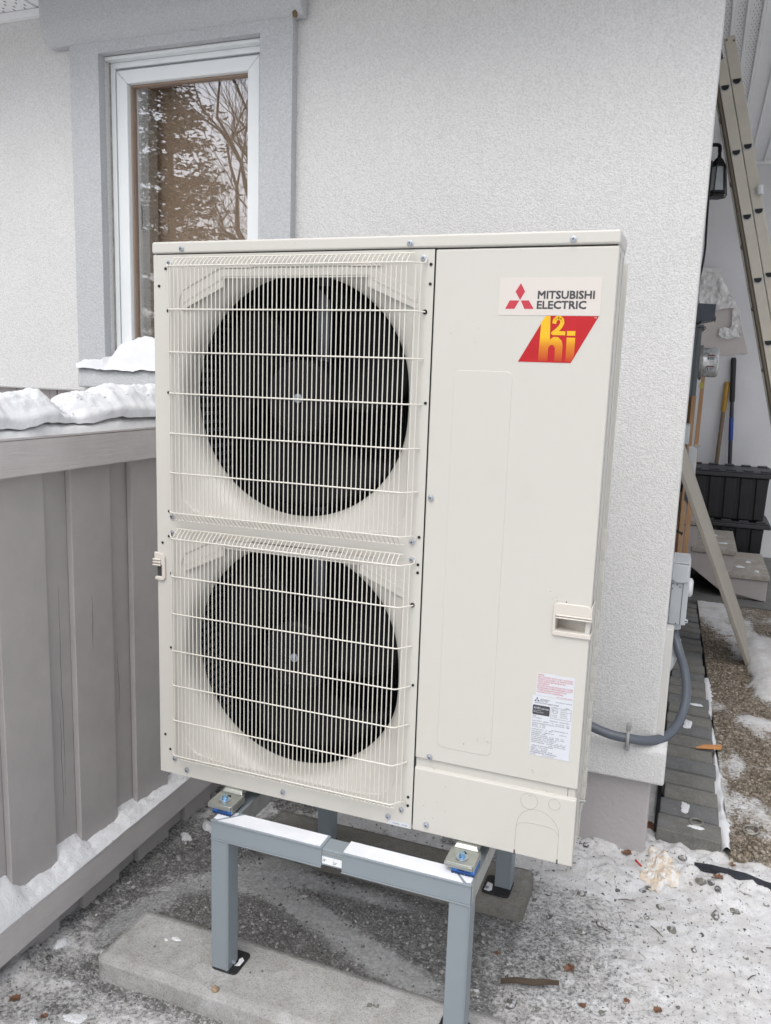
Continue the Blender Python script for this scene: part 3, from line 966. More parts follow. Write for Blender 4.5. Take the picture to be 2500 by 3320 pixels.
g = G(); g.box(-2.2, 1.35, .60, 1.2, 2.831, 2.86); g.obj('roof_deck', M['slab'], house)
# porch soffit, higher, with ribs running towards the far wall
xs = [1.141, 1.215, 1.282, 1.352, 1.452, 1.55, 1.65, 1.75, 1.85, 1.95, 2.05, 2.15, 2.25, 2.35]
for k, (a, b) in enumerate(zip(xs[:-1], xs[1:])):
    g = G(); g.prism([(a, 3.30), (b - .018, 3.30), (b - .016, 3.288), (b - .002, 3.288), (b, 3.31), (a, 3.31)], 'Y', 1.3, 5.895)
    g.obj('porch_soffit_panel', M['soffit'], house, bevel=.002)
    if k < 3:
        gg = G()
        for j in range(70):
            for i in range(3):
                xx = a + .012 + i * .017 + (j % 2) * .008; yv = 2.5 + j * .038
                if xx < b - .022: gg.box(xx, xx + .004, yv, yv + .008, 3.2985, 3.2995)
        tag(gg.obj('perforation', M['soffitdark'], house), kind='stuff')
g = G(); g.box(1.141, 2.35, 5.86, 5.8945, 3.27, 3.299); g.obj('soffit_channel', M['soffit'], house, bevel=.002)
g = G(); g.box(1.10, 2.36, 1.3, 5.9, 3.312, 3.36); g.obj('porch_roof', M['slab'], house)

# ================================================================== FENCE
fence = thing('fence', (-.29, 0, 0), 'grey painted board fence with snow on its cap and bottom rail', 'fence')
def slope(y): return .028 * (y + .3)             # the bottom rail climbs a little towards the house
for k in range(-6, 7):
    y0 = .03 + k * .2485
    if y0 > .85: continue
    jl = random.uniform(-.003, .003)
    g = G(); g.box(-.308, -.290, y0 + jl, min(y0 + .155, .915), -.03, 1.259); g.obj('board', M['fence'], fence, bevel=.0025)
    g = G(); g.box(-.327, -.309, y0 + .135, min(y0 + .27, .917), -.03 + .02 * (k % 2), 1.259); g.obj('board', M['fence'], fence, bevel=.0025)
for (y, z0, z1, xx) in ((-.015, .30, .62, -.3089), (-.005, .36, .95, -.3089), (.10, .75, .90, -.2899), (.225, .5, .7, -.3089)):
    g = G(); n_ = 24
    pts = [(xx, y + .006 * float(fbm(t * 5.0, y * 50, 5)), z0 + (z1 - z0) * t) for t in [i / n_ for i in range(n_ + 1)]]
    g.tube(pts, [.0005 * math.sin(math.pi * (i + .3) / (n_ + .6)) + .0002 for i in range(n_ + 1)], 4)
    g.obj('crack', M['shadowline'], fence)
g = G(); g.hexa([(-.2895, -1.7, .02), (-.25, -1.7, .02), (-.25, .915, .108), (-.2895, .915, .108), (-.2895, -1.7, .115), (-.25, -1.7, .115), (-.25, .915, .197), (-.2895, .915, .197)])
g.obj('bottom_rail', M['fencey'], fence, bevel=.004)
g = G(); g.box(-.2895, -.25, -1.7, .915, 1.262, 1.348); g.obj('top_rail', M['fencey'], fence, bevel=.004)
g = G(); g.box(-.43, -.2495, -1.7, .915, 1.3485, 1.353); g.obj('cap_board', M['fencey'], fence)
g = G(); g.box(-.40, -.329, .75, .84, -.05, 1.259); g.obj('post', M['fence'], fence, bevel=.003)
g = G(); g.box(-.40, -.329, -1.1, -1.01, -.05, 1.259); g.obj('post', M['fence'], fence, bevel=.003)

# snow on the fence cap: icy lower layer, fluffy upper layer
yy = np.arange(-1.2, .90, .008)
uu = np.linspace(0, 1, 34)
U, Y = np.meshgrid(uu, yy)
xf = -.2535 + .003 * fbm(yy * 14, yy * 0, 51); xb = -.425 + .01 * fbm(yy * 10, yy * 0, 52)
lay = 1.392 + .022 * fbm(yy * 6, yy * 0, 53)
ang = U * np.pi
prof = np.sin(ang) ** .35
X = xf[:, None] * (1 - U) + xb[:, None] * U + .004 * fbm(Y * 22, U * 6, 54)
Z = 1.3532 + (lay[:, None] - 1.353) * prof
ice_top = link('old_snow_layer', grid_mesh(X, Y, Z, 'snow'), M['ice'], recentre=False)
top = np.interp(yy, [-1.2, -.5, -.158, -.105, -.05, -.03, -.018, .015, .055, .075, .09, .136, .19, .206, .263, .35, .43, .9],
                [1.45, 1.455, 1.449, 1.451, 1.462, 1.461, 1.437, 1.420, 1.424, 1.444, 1.453, 1.453, 1.455, 1.466, 1.475, 1.466, 1.471, 1.47])
top = top + .004 * fbm(yy * 40, yy * 0, 57)
gap = np.exp(-((yy - .02) / .045) ** 2)
U2 = U
xf2 = -.2550 - .010 * gap + .003 * fbm(yy * 9, yy * 0, 58); xb2 = -.42 + .014 * fbm(yy * 8, yy * 0, 59)
rise = np.minimum(1, (np.sin(U2 * np.pi) ** .55) * (1.0 - .28 * np.exp(-(U2 / .22) ** 2)))
X = xf2[:, None] * (1 - U2) + xb2[:, None] * U2 + .007 * np.exp(-((U2 - .07) / .05) ** 2) + .006 * fbm(Y * 17, U2 * 7, 60)
low = lay - .010
Z = low[:, None] + (top - low)[:, None] * rise + (.006 * fbm(Y * 13, U2 * 3, 61) + .012 * fbm(Y * 55, U2 * 12, 63, 4) - .010 * np.abs(fbm(Y * 26 + 3 * U2, U2 * 7, 64, 3)) + .003) * np.sin(np.minimum(U2 * 1.6, 1) * np.pi * .98)
cap = link('fence_cap_snow', grid_mesh(X, Y, Z, 'snow'), M['snow'], recentre=False)
tag(cap, 'thick white snow lying along the cap of the grey board fence', 'snow', kind='stuff')
ice_top.parent = cap
# crumbs of crusted snow on top of the bank
zc = [float(np.interp(y, yy, top)) for y in np.arange(-.32, .46, .0065)]
g = G()
for y in np.arange(-.32, .46, .0065):
    for _ in range(2):
        xo = random.uniform(-.40, -.268); r = abs(random.gauss(0, .0014)) + .0008
        y1 = y + random.uniform(-.006, .006)
        t = (xo - -.2555) / (-.42 + .2555)
        zb = float(np.interp(y1, yy, low) + np.interp(y1, yy, top - low) * min(1, (math.sin(max(.02, min(.98, t)) * math.pi) ** .55) * (1 - .28 * math.exp(-(t / .22) ** 2))))
        me = rock_mesh(r, random.randint(0, 99999), .7)
        g.add([tuple(v.co + Vector((xo, y1, zb - .002))) for v in me.vertices], [tuple(p.vertices) for p in me.polygons])
        bpy.data.meshes.remove(me)
tag(g.obj('snow_crumbs', M['snow'], cap, recentre=False), kind='stuff')

# snow on the bottom rail
yy = np.arange(-1.0, .62, .006)
uu = np.linspace(0, 1, 16)
U, Y = np.meshgrid(uu, yy)
railz = .115 + (yy + 1.7) / 2.615 * .082
back = np.interp(yy, [-1, -.35, -.277, -.224, -.197, -.17, -.06, -.045, .03, .05, .07, .17, .2, .3, .33, .43, .62],
                 [.285, .28, .262, .255, .222, .215, .215, .235, .228, .206, .205, .203, .215, .21, .198, .196, .195]) + .006 * fbm(yy * 30, yy * 0, 66)
xf = -.2485 + .002 * fbm(yy * 18, yy * 0, 67)
X = xf[:, None] * (1 - U) + (-.309) * U
zf = (railz + .0006)[:, None]
Z = zf + (np.maximum(back, railz + .012)[:, None] - zf) * (U ** .8) + (.008 * fbm(Y * 22, U * 3, 68) + .005 * fbm(Y * 70, U * 8, 69, 3)) * np.sin(U * np.pi) ** .5
bs = link('fence_rail_snow', grid_mesh(X, Y, Z, 'snow'), M['snowgrit'], recentre=False)
tag(bs, 'strip of gritty snow resting on the bottom rail of the grey fence', 'snow', kind='stuff')
# snow drift on the window ledge
xx = np.arange(-1.0, -.15, .008)
uu = np.linspace(0, 1, 20)
U, X = np.meshgrid(uu, xx)
pk = np.interp(xx, [-1.0, -.97, -.88, -.855, -.82, -.78, -.72, -.66, -.5, -.3, -.15], [1.525, 1.537, 1.542, 1.565, 1.60, 1.617, 1.634, 1.622, 1.60, 1.58, 1.55])
yf = .872 + .004 * fbm(xx * 25, xx * 0, 71)
ybk = np.where(xx > WX0, .949, .884)
Yv = yf[:, None] * (1 - U) + ybk[:, None] * U
base = (1.509 + .010 * fbm(xx * 16, xx * 0, 76, 3))[:, None]
Zv = base + (pk[:, None] - base) * np.clip(1.35 * np.sin(np.minimum(U * 1.15, 1) * np.pi / 2) ** 1.2, 0, 1) + (.006 * fbm(X * 22, U * 3, 72) + .006 * fbm(X * 70, U * 8, 74, 3)) * np.sin(np.minimum(U * 3 + .2, 1) * np.pi / 2)
ls = link('window_ledge_snow', grid_mesh(X, Yv, Zv, 'snow'), M['snow'], recentre=False)
tag(ls, 'heap of clean snow on the ledge below the window', 'snow', kind='stuff')

# ================================================================== HEAT PUMP
hp = thing('heat_pump', (.525, .165, .477), 'tall cream outdoor heat pump with two fan guards standing on a grey stand', 'heat pump')
UB, UT = .497, 1.782
PX1 = .6862                                     # seam between fan panel and service panel
FC = .3565                                       # fan axis x
FANS = ((1.466, 1.1515, UT), (.843, UB, 1.1515))
# body shell behind the panels
g = G()
g.box(.002, .006, .004, .33, UB + .002, 1.79)             # left side
g.prism([(1.040, .012), (1.0475, .012), (1.0475, .13), (1.02, .32), (1.012, .32), (1.040, .13)], 'Z', UB + .002, 1.79)          # right side
g.box(.006, 1.04, .322, .33, UB + .002, 1.79)
g.box(.006, 1.04, .004, .322, UB + .002, UB + .010)
g.obj('cabinet', M['cream'], hp)
g = G(); g.prism([(-.0025, -.003), (1.0520, -.003), (1.0520, .125), (1.024, .33), (-.0025, .33)], 'Z', 1.7845, 1.811)
g.obj('top_lid', M['cream'], hp, bevel=.005, seg=3)
g = G(); g.box(.003, 1.046, .006, .12, 1.778, 1.7845); g.obj('lid_gap', M['creamdark'], hp)
# vertical ribs on the right flank
for yv, w in ((.018, .012), (.05, .006), (.115, .010)):
    g = G(); g.box(1.0475, 1.0495, yv, yv + w, UB + .01, 1.775); g.obj('side_rib', M['cream'], hp, bevel=.001)

def bell(zc, z0, z1):
    """front plate with rounded funnel that narrows to the fan ring"""
    n = 144
    outer = [(-.289, -.19), (-.285, -.25), (-.25, -.28), (-.19, -.287), (.19, -.287), (.25, -.28), (.284, -.25), (.288, -.19),
             (.288, .215), (.275, .237), (.185, .283), (.165, .287), (-.165, .287), (-.185, .283), (-.277, .237), (-.289, .215)]
    rect = [(0 - FC + .0005, z0 - zc), (PX1 - FC, z0 - zc), (PX1 - FC, z1 - zc), (0 - FC + .0005, z1 - zc)]
    def cast(poly, a):
        d = (math.cos(a), math.sin(a)); best = None
        for (x0, y0), (x1, y1) in zip(poly, poly[1:] + poly[:1]):
            ex, ey = x1 - x0, y1 - y0
            den = d[0] * ey - d[1] * ex
            if abs(den) < 1e-12: continue
            t = (x0 * ey - y0 * ex) / den
            s = (x0 * d[1] - y0 * d[0]) / den
            if t > 0 and -1e-9 <= s <= 1 + 1e-9 and (best is None or t < best): best = t
        return (d[0] * best, d[1] * best)
    angs = sorted([2 * math.pi * k / n for k in range(n)] + [math.atan2(y, x) % (2 * math.pi) for x, y in rect])
    rings = []
    rings.append([(*cast(rect, a), .0) for a in angs])
    O = [cast(outer, a) for a in angs]
    rings.append([(x * 1.006, y * 1.006, .0) for x, y in O])
    rings.append([(x, y, .0002) for x, y in O])
    rings.append([(x * .992, y * .992, .003) for x, y in O])
    Rf = .277
    for t in (.12, .28, .45, .6, .72, .82, .9, .96, 1.0):
        e = t
        dep = .004 + .010 * t + .042 * (1 - math.sqrt(max(0, 1 - t ** 2.4)))
        rings.append([((1 - e) * x * .99 + e * Rf * math.cos(a), (1 - e) * y * .99 + e * Rf * math.sin(a), dep) for (x, y), a in zip(O, angs)])
    rings.append([(Rf * .997 * math.cos(a), Rf * .997 * math.sin(a), .062) for a in angs])
    rings.append([(Rf * 1.0 * math.cos(a), Rf * 1.0 * math.sin(a), .068) for a in angs])
    rings.append([(Rf * 1.02 * math.cos(a), Rf * 1.02 * math.sin(a), .072) for a in angs])
    m = len(angs); vs = [(x + FC, d, z + zc) for r in rings for x, z, d in r]; fs = []
    for i in range(len(rings) - 1):
        for k in range(m):
            a = i * m + k; b = i * m + (k + 1) % m
            fs.append((a, b, b + m, a + m))
    return vs, fs
g = G()
for zc, z0, z1 in FANS:
    g.add(*bell(zc, z0, z1))
fp = g.obj('fan_panel', M['cream'], hp, smooth=28)
# bent edge of the fan panel at the left
g = G(); g.prism([(.0, .0015), (-.001, .02), (-.001, .045), (.0015, .045), (.002, .003)], 'Z', UB, UT); g.obj('panel_edge', M['cream'], hp)

# plastic air guide strips over each opening
for zc, z0, z1 in FANS:
    path2 = [(.078, zc + .232), (.188, zc + .283), (.54, zc + .283), (.652, zc + .236)]
    for a, b, w, dd, mm in ((0, .017, .010, .0, 'creamplastic'), (.018, .021, .016, .0, 'creamplastic')):
        g = G()
        up = [(x, z - a) for x, z in path2]; dn = [(x, z - b - (0 if 0 < i < 3 else .006)) for i, (x, z) in enumerate(path2)]
        for i in range(3):
            y0 = -.0012 if a == 0 else -.0022
            g.hexa([(up[i][0], .004, dn[i][1]), (up[i + 1][0], .004, dn[i + 1][1]), (up[i + 1][0], y0, dn[i + 1][1]), (up[i][0], y0, dn[i][1]),
                    (up[i][0], .004, up[i][1]), (up[i + 1][0], .004, up[i + 1][1]), (up[i + 1][0], y0, up[i + 1][1]), (up[i][0], y0, up[i][1])])
        g.obj('air_guide', M['cream'], hp, bevel=.0006)
    g = G()
    for pts in ([(.078, zc + .211), (.188, zc + .262), (.54, zc + .262), (.652, zc + .215)],):
        q = [(x, z - .019) for x, z in pts]
        for i in (0, 2):
            g = G()
            g.hexa([(q[i][0], .004, q[i][1]), (q[i + 1][0], .004, q[i + 1][1]), (q[i + 1][0], -.001, q[i + 1][1]), (q[i][0], -.001, q[i][1]),
                    (pts[i][0], .004, pts[i][1]), (pts[i + 1][0], .004, pts[i + 1][1]), (pts[i + 1][0], -.001, pts[i + 1][1]), (pts[i][0], -.001, pts[i][1])])
            g.obj('guide_flap', M['cream'], hp, bevel=.0008)
    for x in (.19, .50):
        g = G(); g.prism([(x, zc + .284), (x + .075, zc + .284), (x + .068, zc + .296), (x + .007, zc + .296)], 'Y', -.003, .001); g.obj('guide_clip', M['creamplastic'], hp, bevel=.0008)

# dark interior: coil at the back and left, side walls
g = G(); g.box(.68, .684, .012, .32, UB + .011, 1.777); g.box(.012, .68, .312, .318, UB + .011, 1.777); g.box(.008, .012, .02, .318, UB + .011, 1.777)
g.box(.012, .68, .1, .312, 1.770, 1.777); g.box(.012, .68, .1, .312, UB + .011, UB + .014)
g.obj('liner', M['black'], hp)
g = G()
for k in range(58):
    z = UB + .03 + k * .0215
    g.box(.02, .676, .288, .300, z, z + .008)
tag(g.obj('coil_tubes', M['coil'], hp), kind='stuff')
g = G()
for k in range(58):
    z = UB + .03 + k * .0215
    g.box(.041, .046, .06, .288, z, z + .009)
tag(g.obj('coil_tubes', plain('coil_side_lit', (.20, .23, .26), .5, metal=.2, var=.3, vs=14), hp), kind='stuff')  # paler than the rear tubes: side-grille light put into the colour
g = G()
for k in range(120):
    x = .036 + k * .00533
    g.box(x, x + .0012, .280, .310, UB + .02, 1.765)
for k in range(42):
    y = .062 + k * .0053
    g.box(.014, .040, y, y + .0012, UB + .02, 1.765)
tag(g.obj('coil_fins', M['coil'], hp), kind='stuff')
# pale bars stand in for light through the header plate left of the coil
g = G()
for k in range(50):
    z = UB + .04 + k * .0245
    g.box(.092, .104, .284, .287, z, z + .004)
tag(g.obj('coil_light_bars', M['dull'], hp), kind='stuff')

# fans
def blade_mesh(a0):
    rows = []
    for i in range(11):
        r = .078 + (.262 - .078) * i / 10
        row = []
        sw = .55 * (i / 10) ** 1.5
        half = .52 + .22 * math.sin(i / 10 * 1.4)
        for j in range(15):
            t = j / 14 * 2 - 1
            a = a0 + sw + t * half
            y = .130 + t * .042 * (1 - .3 * i / 10) - .010 * math.cos(t * 1.5)
            row.append((FC + r * math.cos(a), y, r * math.sin(a)))
        rows.append(row)
    return rows
M['bracket'] = plain('bracket_steel', (.16, .175, .20), .35, metal=.6, var=.2, vs=20)
M['hub'] = plain('fan_hub_plastic', (.0075, .0075, .009), .6, var=.1, spec=.22)
fan0 = None
for fi, (zc, z0, z1) in enumerate(FANS):
    fan = bpy.data.objects.new('fan', None); COL.objects.link(fan); fan.parent = hp
    fl = Vector((FC, .1, zc)); fan.location = fl - wloc(hp); WORLD[fan.name] = fl
    n = 40
    prof = [(.0, .050), (.05, .050), (.078, .053), (.086, .060), (.088, .075), (.088, .16), (.0, .16)]
    vs = []; fs = []
    for r, y in prof:
        for k in range(n):
            a = 2 * math.pi * k / n
            vs.append((FC + max(r, .0005) * math.cos(a), y, zc + max(r, .0005) * math.sin(a)))
    for i in range(len(prof) - 1):
        for k in range(n):
            fs.append((i * n + k, i * n + (k + 1) % n, (i + 1) * n + (k + 1) % n, (i + 1) * n + k))
    G().add(vs, fs).obj('hub', M['hub'], fan, smooth=30)
    for b in range(3):
        rows = blade_mesh(b * 2 * math.pi / 3 + (.32 if fi == 0 else .25))
        A = np.array(rows)
        me = grid_mesh(A[..., 0], A[..., 1], A[..., 2] + zc, 'blade')
        o = link('blade', me, M['fan'], fan)
        s = o.modifiers.new('Solidify', 'SOLIDIFY'); s.thickness = .004
    g = G(); g.tube([(FC, .0505, zc), (FC, .046, zc)], .0105, 20); g.tube([(FC, .0455, zc), (FC, .040, zc)], .0065, 6); g.tube([(FC, .0395, zc), (FC, .036, zc)], .004, 12)
    g.obj('hub_nut', M['steel'], fan, smooth=30)
    g = G(); g.box(.333, .338, .19, .225, z0 + .03, z1 - .02); g.box(.338, .366, .19, .194, z0 + .03, z1 - .02); 
    g.obj('motor_bracket', M['bracket'], fan)
    g = G(); g.cyl((FC, .16, zc), (FC, .26, zc), .062, 28); g.obj('motor', M['black'], fan, smooth=40)
# galvanised pieces seen low behind the lower fan
g = G(); g.box(.235, .30, .18, .24, .55, .60); g.obj('inner_bracket', M['elecblue'], hp, bevel=.003)
g = G(); g.box(.30, .36, .2, .23, .545, .57); g.obj('inner_bracket', M['dull'], hp, bevel=.003)

# service panel with the opening for the right handle
SP0, SP1, SZ0 = .6885, 1.0505, .675
HX0, HZ0, HZ1 = .981, 1.018, 1.044
g = G()
wall_grid(g, [SP0, HX0, 1.0395, SP1], [SZ0, HZ0, HZ1, UT - .0005], 0.0, .011, lambda i, j: i == 1 and j == 1)
g.obj('service_panel', M['cream'], hp, bevel=.0035, seg=3)
g = G(); g.prism(rounded(.739, .861, .712, 1.541, .014), 'Y', -.0009, .002); g.obj('embossed_field', M['cream'], hp, bevel=.0009, seg=3)
g = G(); g.box(SP0 + .001, 1.045, .007, .012, .650, SZ0 + .002); g.obj('recess_strip', M['cream'], hp)
g = G(); g.prism([(.0, UB), (.0, .6495), (.004, .6535), (.011, .6535), (.011, UB)], 'X', SP0, 1.0505)
g.obj('lower_panel', M['cream'], hp, bevel=.003, seg=3)
g = G(); g.box(PX1 + .0003, SP0 - .0003, .004, .010, UB, UT); g.obj('panel_seam', M['creamdark'], hp)
# small vertical split in the recess strip
g = G(); g.box(1.030, 1.0308, .0062, .0068, .653, .674); g.obj('strip_split', M['creamdark'], hp)
# knockouts
def knock(pts, closed=True, r=.00034):
    g = G(); p = [(x, -.0002, z) for x, z in pts]
    if closed: p.append(p[0])
    g.tube(p, r, 5); g.obj('knockout_line', M['inkk'], hp)
M['inkk'] = plain('knockout_groove', (.40, .385, .345), .8, var=.3, vs=50)
circ = lambda cx, cz, r: [(cx + r * math.cos(a * math.pi / 14), cz + r * math.sin(a * math.pi / 14)) for a in range(28)]
knock(circ(.951, .628, .0185)); knock(circ(1.005, .632, .0125))
knock([(.926, UB), (.926, .564), (.929, .582), (.938, .598), (.951, .608), (.966, .6115), (.984, .609), (1.0, .600), (1.011, .588), (1.018, .574), (1.0185, .56), (1.019, UB)], False)
knock([(.926, .564), (.934, .573), (.95, .577), (.97, .578), (.995, .577), (1.010, .573), (1.0185, .562)], False)
for x in (.926, 1.019):
    g = G(); g.box(x - .0014, x + .0014, -.001, .004, UB - .0005, UB + .010); g.obj('knockout_slot', M['creamdark'], hp)

# handles: right one wraps the corner
hr = bpy.data.objects.new('handle', None); COL.objects.link(hr); hr.parent = hp
WORLD[hr.name] = Vector((1.015, 0, 1.04)); hr.location = WORLD[hr.name] - wloc(hp)
def hframe(x0, x1, z0, z1, holez0, holez1, hx0, hx1):
    g = G()
    g.prism(rounded(x0, x1, holez1, z1, .012)[:], 'Y', -.006, .002)
    g.obj('grip', M['creamplastic'], hr, bevel=.003, seg=3)
g = G(); g.prism(rounded(.9745, 1.0535, 1.0475, 1.078, .012), 'Y', -.006, .0005); g.obj('grip', M['creamplastic'], hr, bevel=.003, seg=3)
for z in (1.054, 1.049):
    g = G(); g.prism([(-.006, z), (-.0095, z - .001), (-.0095, z - .0035), (-.006, z - .0045)], 'X', .981, 1.0545); g.obj('grip_rib', M['creamplastic'], hr, bevel=.0012)
g = G(); g.box(.9745, .981, -.0055, .0005, 1.016, 1.056); g.obj('rim', M['creamplastic'], hr, bevel=.002, seg=3)
g = G(); g.prism(rounded(.9745, 1.0535, 1.007, 1.0178, .005), 'Y', -.0055, .0005); g.obj('rim', M['creamplastic'], hr, bevel=.002, seg=3)
g = G(); g.box(1.0505, 1.0535, -.0055, .05, 1.008, 1.0175); g.box(1.0505, 1.0535, -.0055, .05, 1.048, 1.077); g.obj('side_wrap', M['creamplastic'], hr, bevel=.001)
g = G(); g.hexa([(.981, .040, 1.014), (1.0395, .014, 1.014), (1.0395, .016, 1.0125), (.981, .042, 1.0125), (.981, .040, 1.048), (1.0395, .014, 1.048), (1.0395, .016, 1.049), (.981, .042, 1.049)])
g.box(.9805, 1.0395, .0, .045, 1.012, 1.0175); g.box(.9805, 1.0395, .011, .045, 1.0445, 1.048); g.box(.979, .981, .011, .045, 1.012, 1.048)
g.obj('pocket', M['creamplastic'], hr)
hl = bpy.data.objects.new('handle', None); COL.objects.link(hl); hl.parent = hp
WORLD[hl.name] = Vector((.01, 0, 1.04)); hl.location = WORLD[hl.name] - wloc(hp)
g = G(); g.prism([(-.006, 1.077), (.018, 1.074), (.025, 1.066), (.025, 1.012), (.019, 1.005), (-.005, 1.006), (-.004, 1.0155), (.015, 1.0155), (.015, 1.045), (-.007, 1.046)], 'Y', -.006, .0005)
g.obj('grip', M['creamplastic'], hl, bevel=.0025, seg=3)
for z in (1.061, 1.054, 1.047):
    g = G(); g.prism([(-.006, z), (-.010, z - .0012), (-.010, z - .004), (-.006, z - .0052)], 'X', -.009, .014); g.obj('grip_rib', M['creamplastic'], hl, bevel=.0012)
g = G(); g.box(.0, .0148, -.0008, .0, 1.0157, 1.0448); g.obj('pocket', M['creamdark'], hl)

# screws: shared mesh
def screw_mesh():
    g = G()
    n = 18
    prof = [(.0066, .0), (.0066, -.0012), (.0046, -.0016), (.0044, -.0040), (.0038, -.0048), (.0001, -.0050)]
    vs = []; fs = []
    for r, y in prof:
        for k in range(n):
            a = 2 * math.pi * k / n
            vs.append((r * math.cos(a), y, r * math.sin(a)))
    for i in range(len(prof) - 1):
        for k in range(n):
            fs.append((i * n + k, i * n + (k + 1) % n, (i + 1) * n + (k + 1) % n, (i + 1) * n + k))
    g.add(vs, fs)
    g.box(-.0026, .0026, -.0056, -.0049, -.0006, .0006, 1); g.box(-.0006, .0006, -.0055, -.0049, -.0026, .0026, 1)
    me = g.mesh('screw'); me.materials.append(M['steel']); me.materials.append(M['creamdark'])
    me.shade_smooth(); me.set_sharp_from_angle(angle=math.radians(35))
    return me
SM = screw_mesh()
SCREWS = [(.0445, 1.7635, 0), (.663, 1.764, 0), (.045, 1.169, 0), (.662, 1.170, 0), (.045, 1.128, 0), (.663, 1.131, 0), (.045, .539, 0), (.661, .540, 0),
          (.080, 1.794, -.003), (.633, 1.794, -.003), (.964, 1.794, -.003), (.700, 1.270, 0), (.723, .683, 0), (.722, .517, 0), (.081, .515, 0), (.355, .515, 0), (.629, .516, 0)]
for x, z, y in SCREWS:
    o = bpy.data.objects.new('screw', SM); COL.objects.link(o); o.parent = hp
    o.location = Vector((x, y - .0011, z)) - wloc(hp)
    o.rotation_euler = (0, random.uniform(0, 1.5), 0)
    if y == 0 and x < .67 and z not in (.515, .516):
        g = G(); g.prism(rounded(x - .0095, x + .0095, z - .0095, z + .0095, .009), 'Y', -.0008, .0); g.obj('screw_tab', M['creamplastic'], hp)
g = G(); n = 12
HM = None
for x, z, r in [(.034, 1.751, .0032), (.0155, 1.712, .0032), (.679, 1.752, .0032), (.679, 1.713, .0032), (.670, 1.657, .0050), (.036, 1.181, .0032), (.035, 1.119, .0032), (.016, 1.101, .003),
             (.677, 1.182, .0032), (.677, 1.121, .0032), (.677, 1.103, .0032), (.668, 1.029, .0050), (.676, .575, .0032), (.676, .554, .0032), (.042, 1.026, .0048), (.0405, 1.656, .0045),
             (.038, 1.467, .0032), (.679, 1.47, .0032), (.037, .835, .0032), (.0166, .60, .003), (.031, .562, .003), (.6765, .845, .003), (.8, .73, .0009), (1.0, 1.08, .001)]:
    g = G(); g.cyl((x, -.0018, z), (x, .0, z), r, 14); g.obj('screw_hole' if r > .002 else 'paint_chip', M['black'], hp)

g = G()
for cx_, cz_, sx_, sz_, n_ in ((.835, .745, .03, .006, 16), (.955, .70, .03, .008, 12), (.73, .66, .012, .006, 7), (1.0, .66, .03, .01, 8), (.75, .58, .05, .05, 8), (.985, 1.09, .02, .012, 6), (.78, 1.62, .06, .05, 4), (.4, 1.80, .2, .003, 4), (.95, .64, .01, .003, 4)):
    for _ in range(n_):
        x, z, r = random.gauss(cx_, sx_ / 2), random.gauss(cz_, sz_ / 2), random.uniform(.0003, .0009)
        yo = -.0045 if z > 1.785 else -.0011
        a_ = random.uniform(0, 3)
        g.add([(x + r * random.uniform(.5, 1.5) * math.cos(a_ + k * 1.25), yo, z + r * random.uniform(.5, 1.5) * math.sin(a_ + k * 1.25)) for k in range(5)], [(0, 1, 2, 3, 4)])
tag(g.obj('dirt_specks', plain('dirt', (.12, .11, .09), .8), hp), kind='stuff')
# wire guards
H_UP = (1.753, 1.657, 1.561, 1.467, 1.374, 1.281, 1.185)
H_LO = (1.122, 1.029, .936, .842, .752, .661, .567)
def guard(Hs, ztop, zbot):
    gd = bpy.data.objects.new('fan_guard', None); COL.objects.link(gd); gd.parent = hp
    WORLD[gd.name] = Vector((FC, -.02, zbot)); gd.location = WORLD[gd.name] - wloc(hp)
    yv = -.0325; yh = -.0355
    xl, xr = .066, .646
    xs = []
    x = xl + .002
    step = .01095
    while x < xr - .001:
        xs.append((x, yv)); x += step
    # returns at both sides where the frame bends back to the panel
    xs = [(.0505, -.012), (.0545, -.019), (.0595, -.026)] + xs + [(.6545, -.024), (.6625, -.014)]
    base = None
    top_in, bot_in = Hs[0] + .002, Hs[-1] - .002
    for i, (x, y) in enumerate(xs):
        flat = 3 <= i < len(xs) - 2
        g = G()
        if flat:
            pts = [(x, -.010, ztop), (x, y + .006, Hs[0] + .008), (x, y + .0012, Hs[0] + .003), (x, y, Hs[0] - .004), (x, y, Hs[-1] + .004), (x, y + .0012, Hs[-1] - .003), (x, y + .006, Hs[-1] - .008), (x, -.010, zbot)]
        else:
            pts = [(x, y, Hs[0] - .001), (x, y, Hs[-1] + .001)]
        g.tube(pts, .00128, 7)
        g.obj('wire', M['creamwire'], gd, smooth=50)
    for j, z in enumerate(Hs):
        last = j in (0, len(Hs) - 1)
        ex = .0475 if not last else .0445
        e2 = .6655 if not last else .664
        pts = [(ex - .004, -.002, z), (ex, -.009, z), (xl - .003, yh + .004, z), (xl + .003, yh, z), (xr - .003, yh, z), (xr + .003, yh + .003, z), (e2, -.010, z), (e2 + .005, -.003, z)]
        if last:
            dz = .010 if j == 0 else -.012
            pts = [(ex, -.004, z + dz)] + [(ex - .002, -.006, z + dz * .4)] + pts[1:-1] + [(e2 + .006, -.006, z + dz * .3), (e2 + .005, -.004, z + dz)]
        g = G(); g.tube(pts, .0017, 8); g.obj('wire', M['creamwire'], gd, smooth=50)
    for z in (ztop, zbot):
        g = G(); g.tube([(xl - .004, -.0115, z), (xr + .001, -.0115, z)], .0015, 8); g.obj('wire', M['creamwire'], gd, smooth=50)
guard(H_UP, 1.7735, 1.1635)
guard(H_LO, 1.1425, .546)

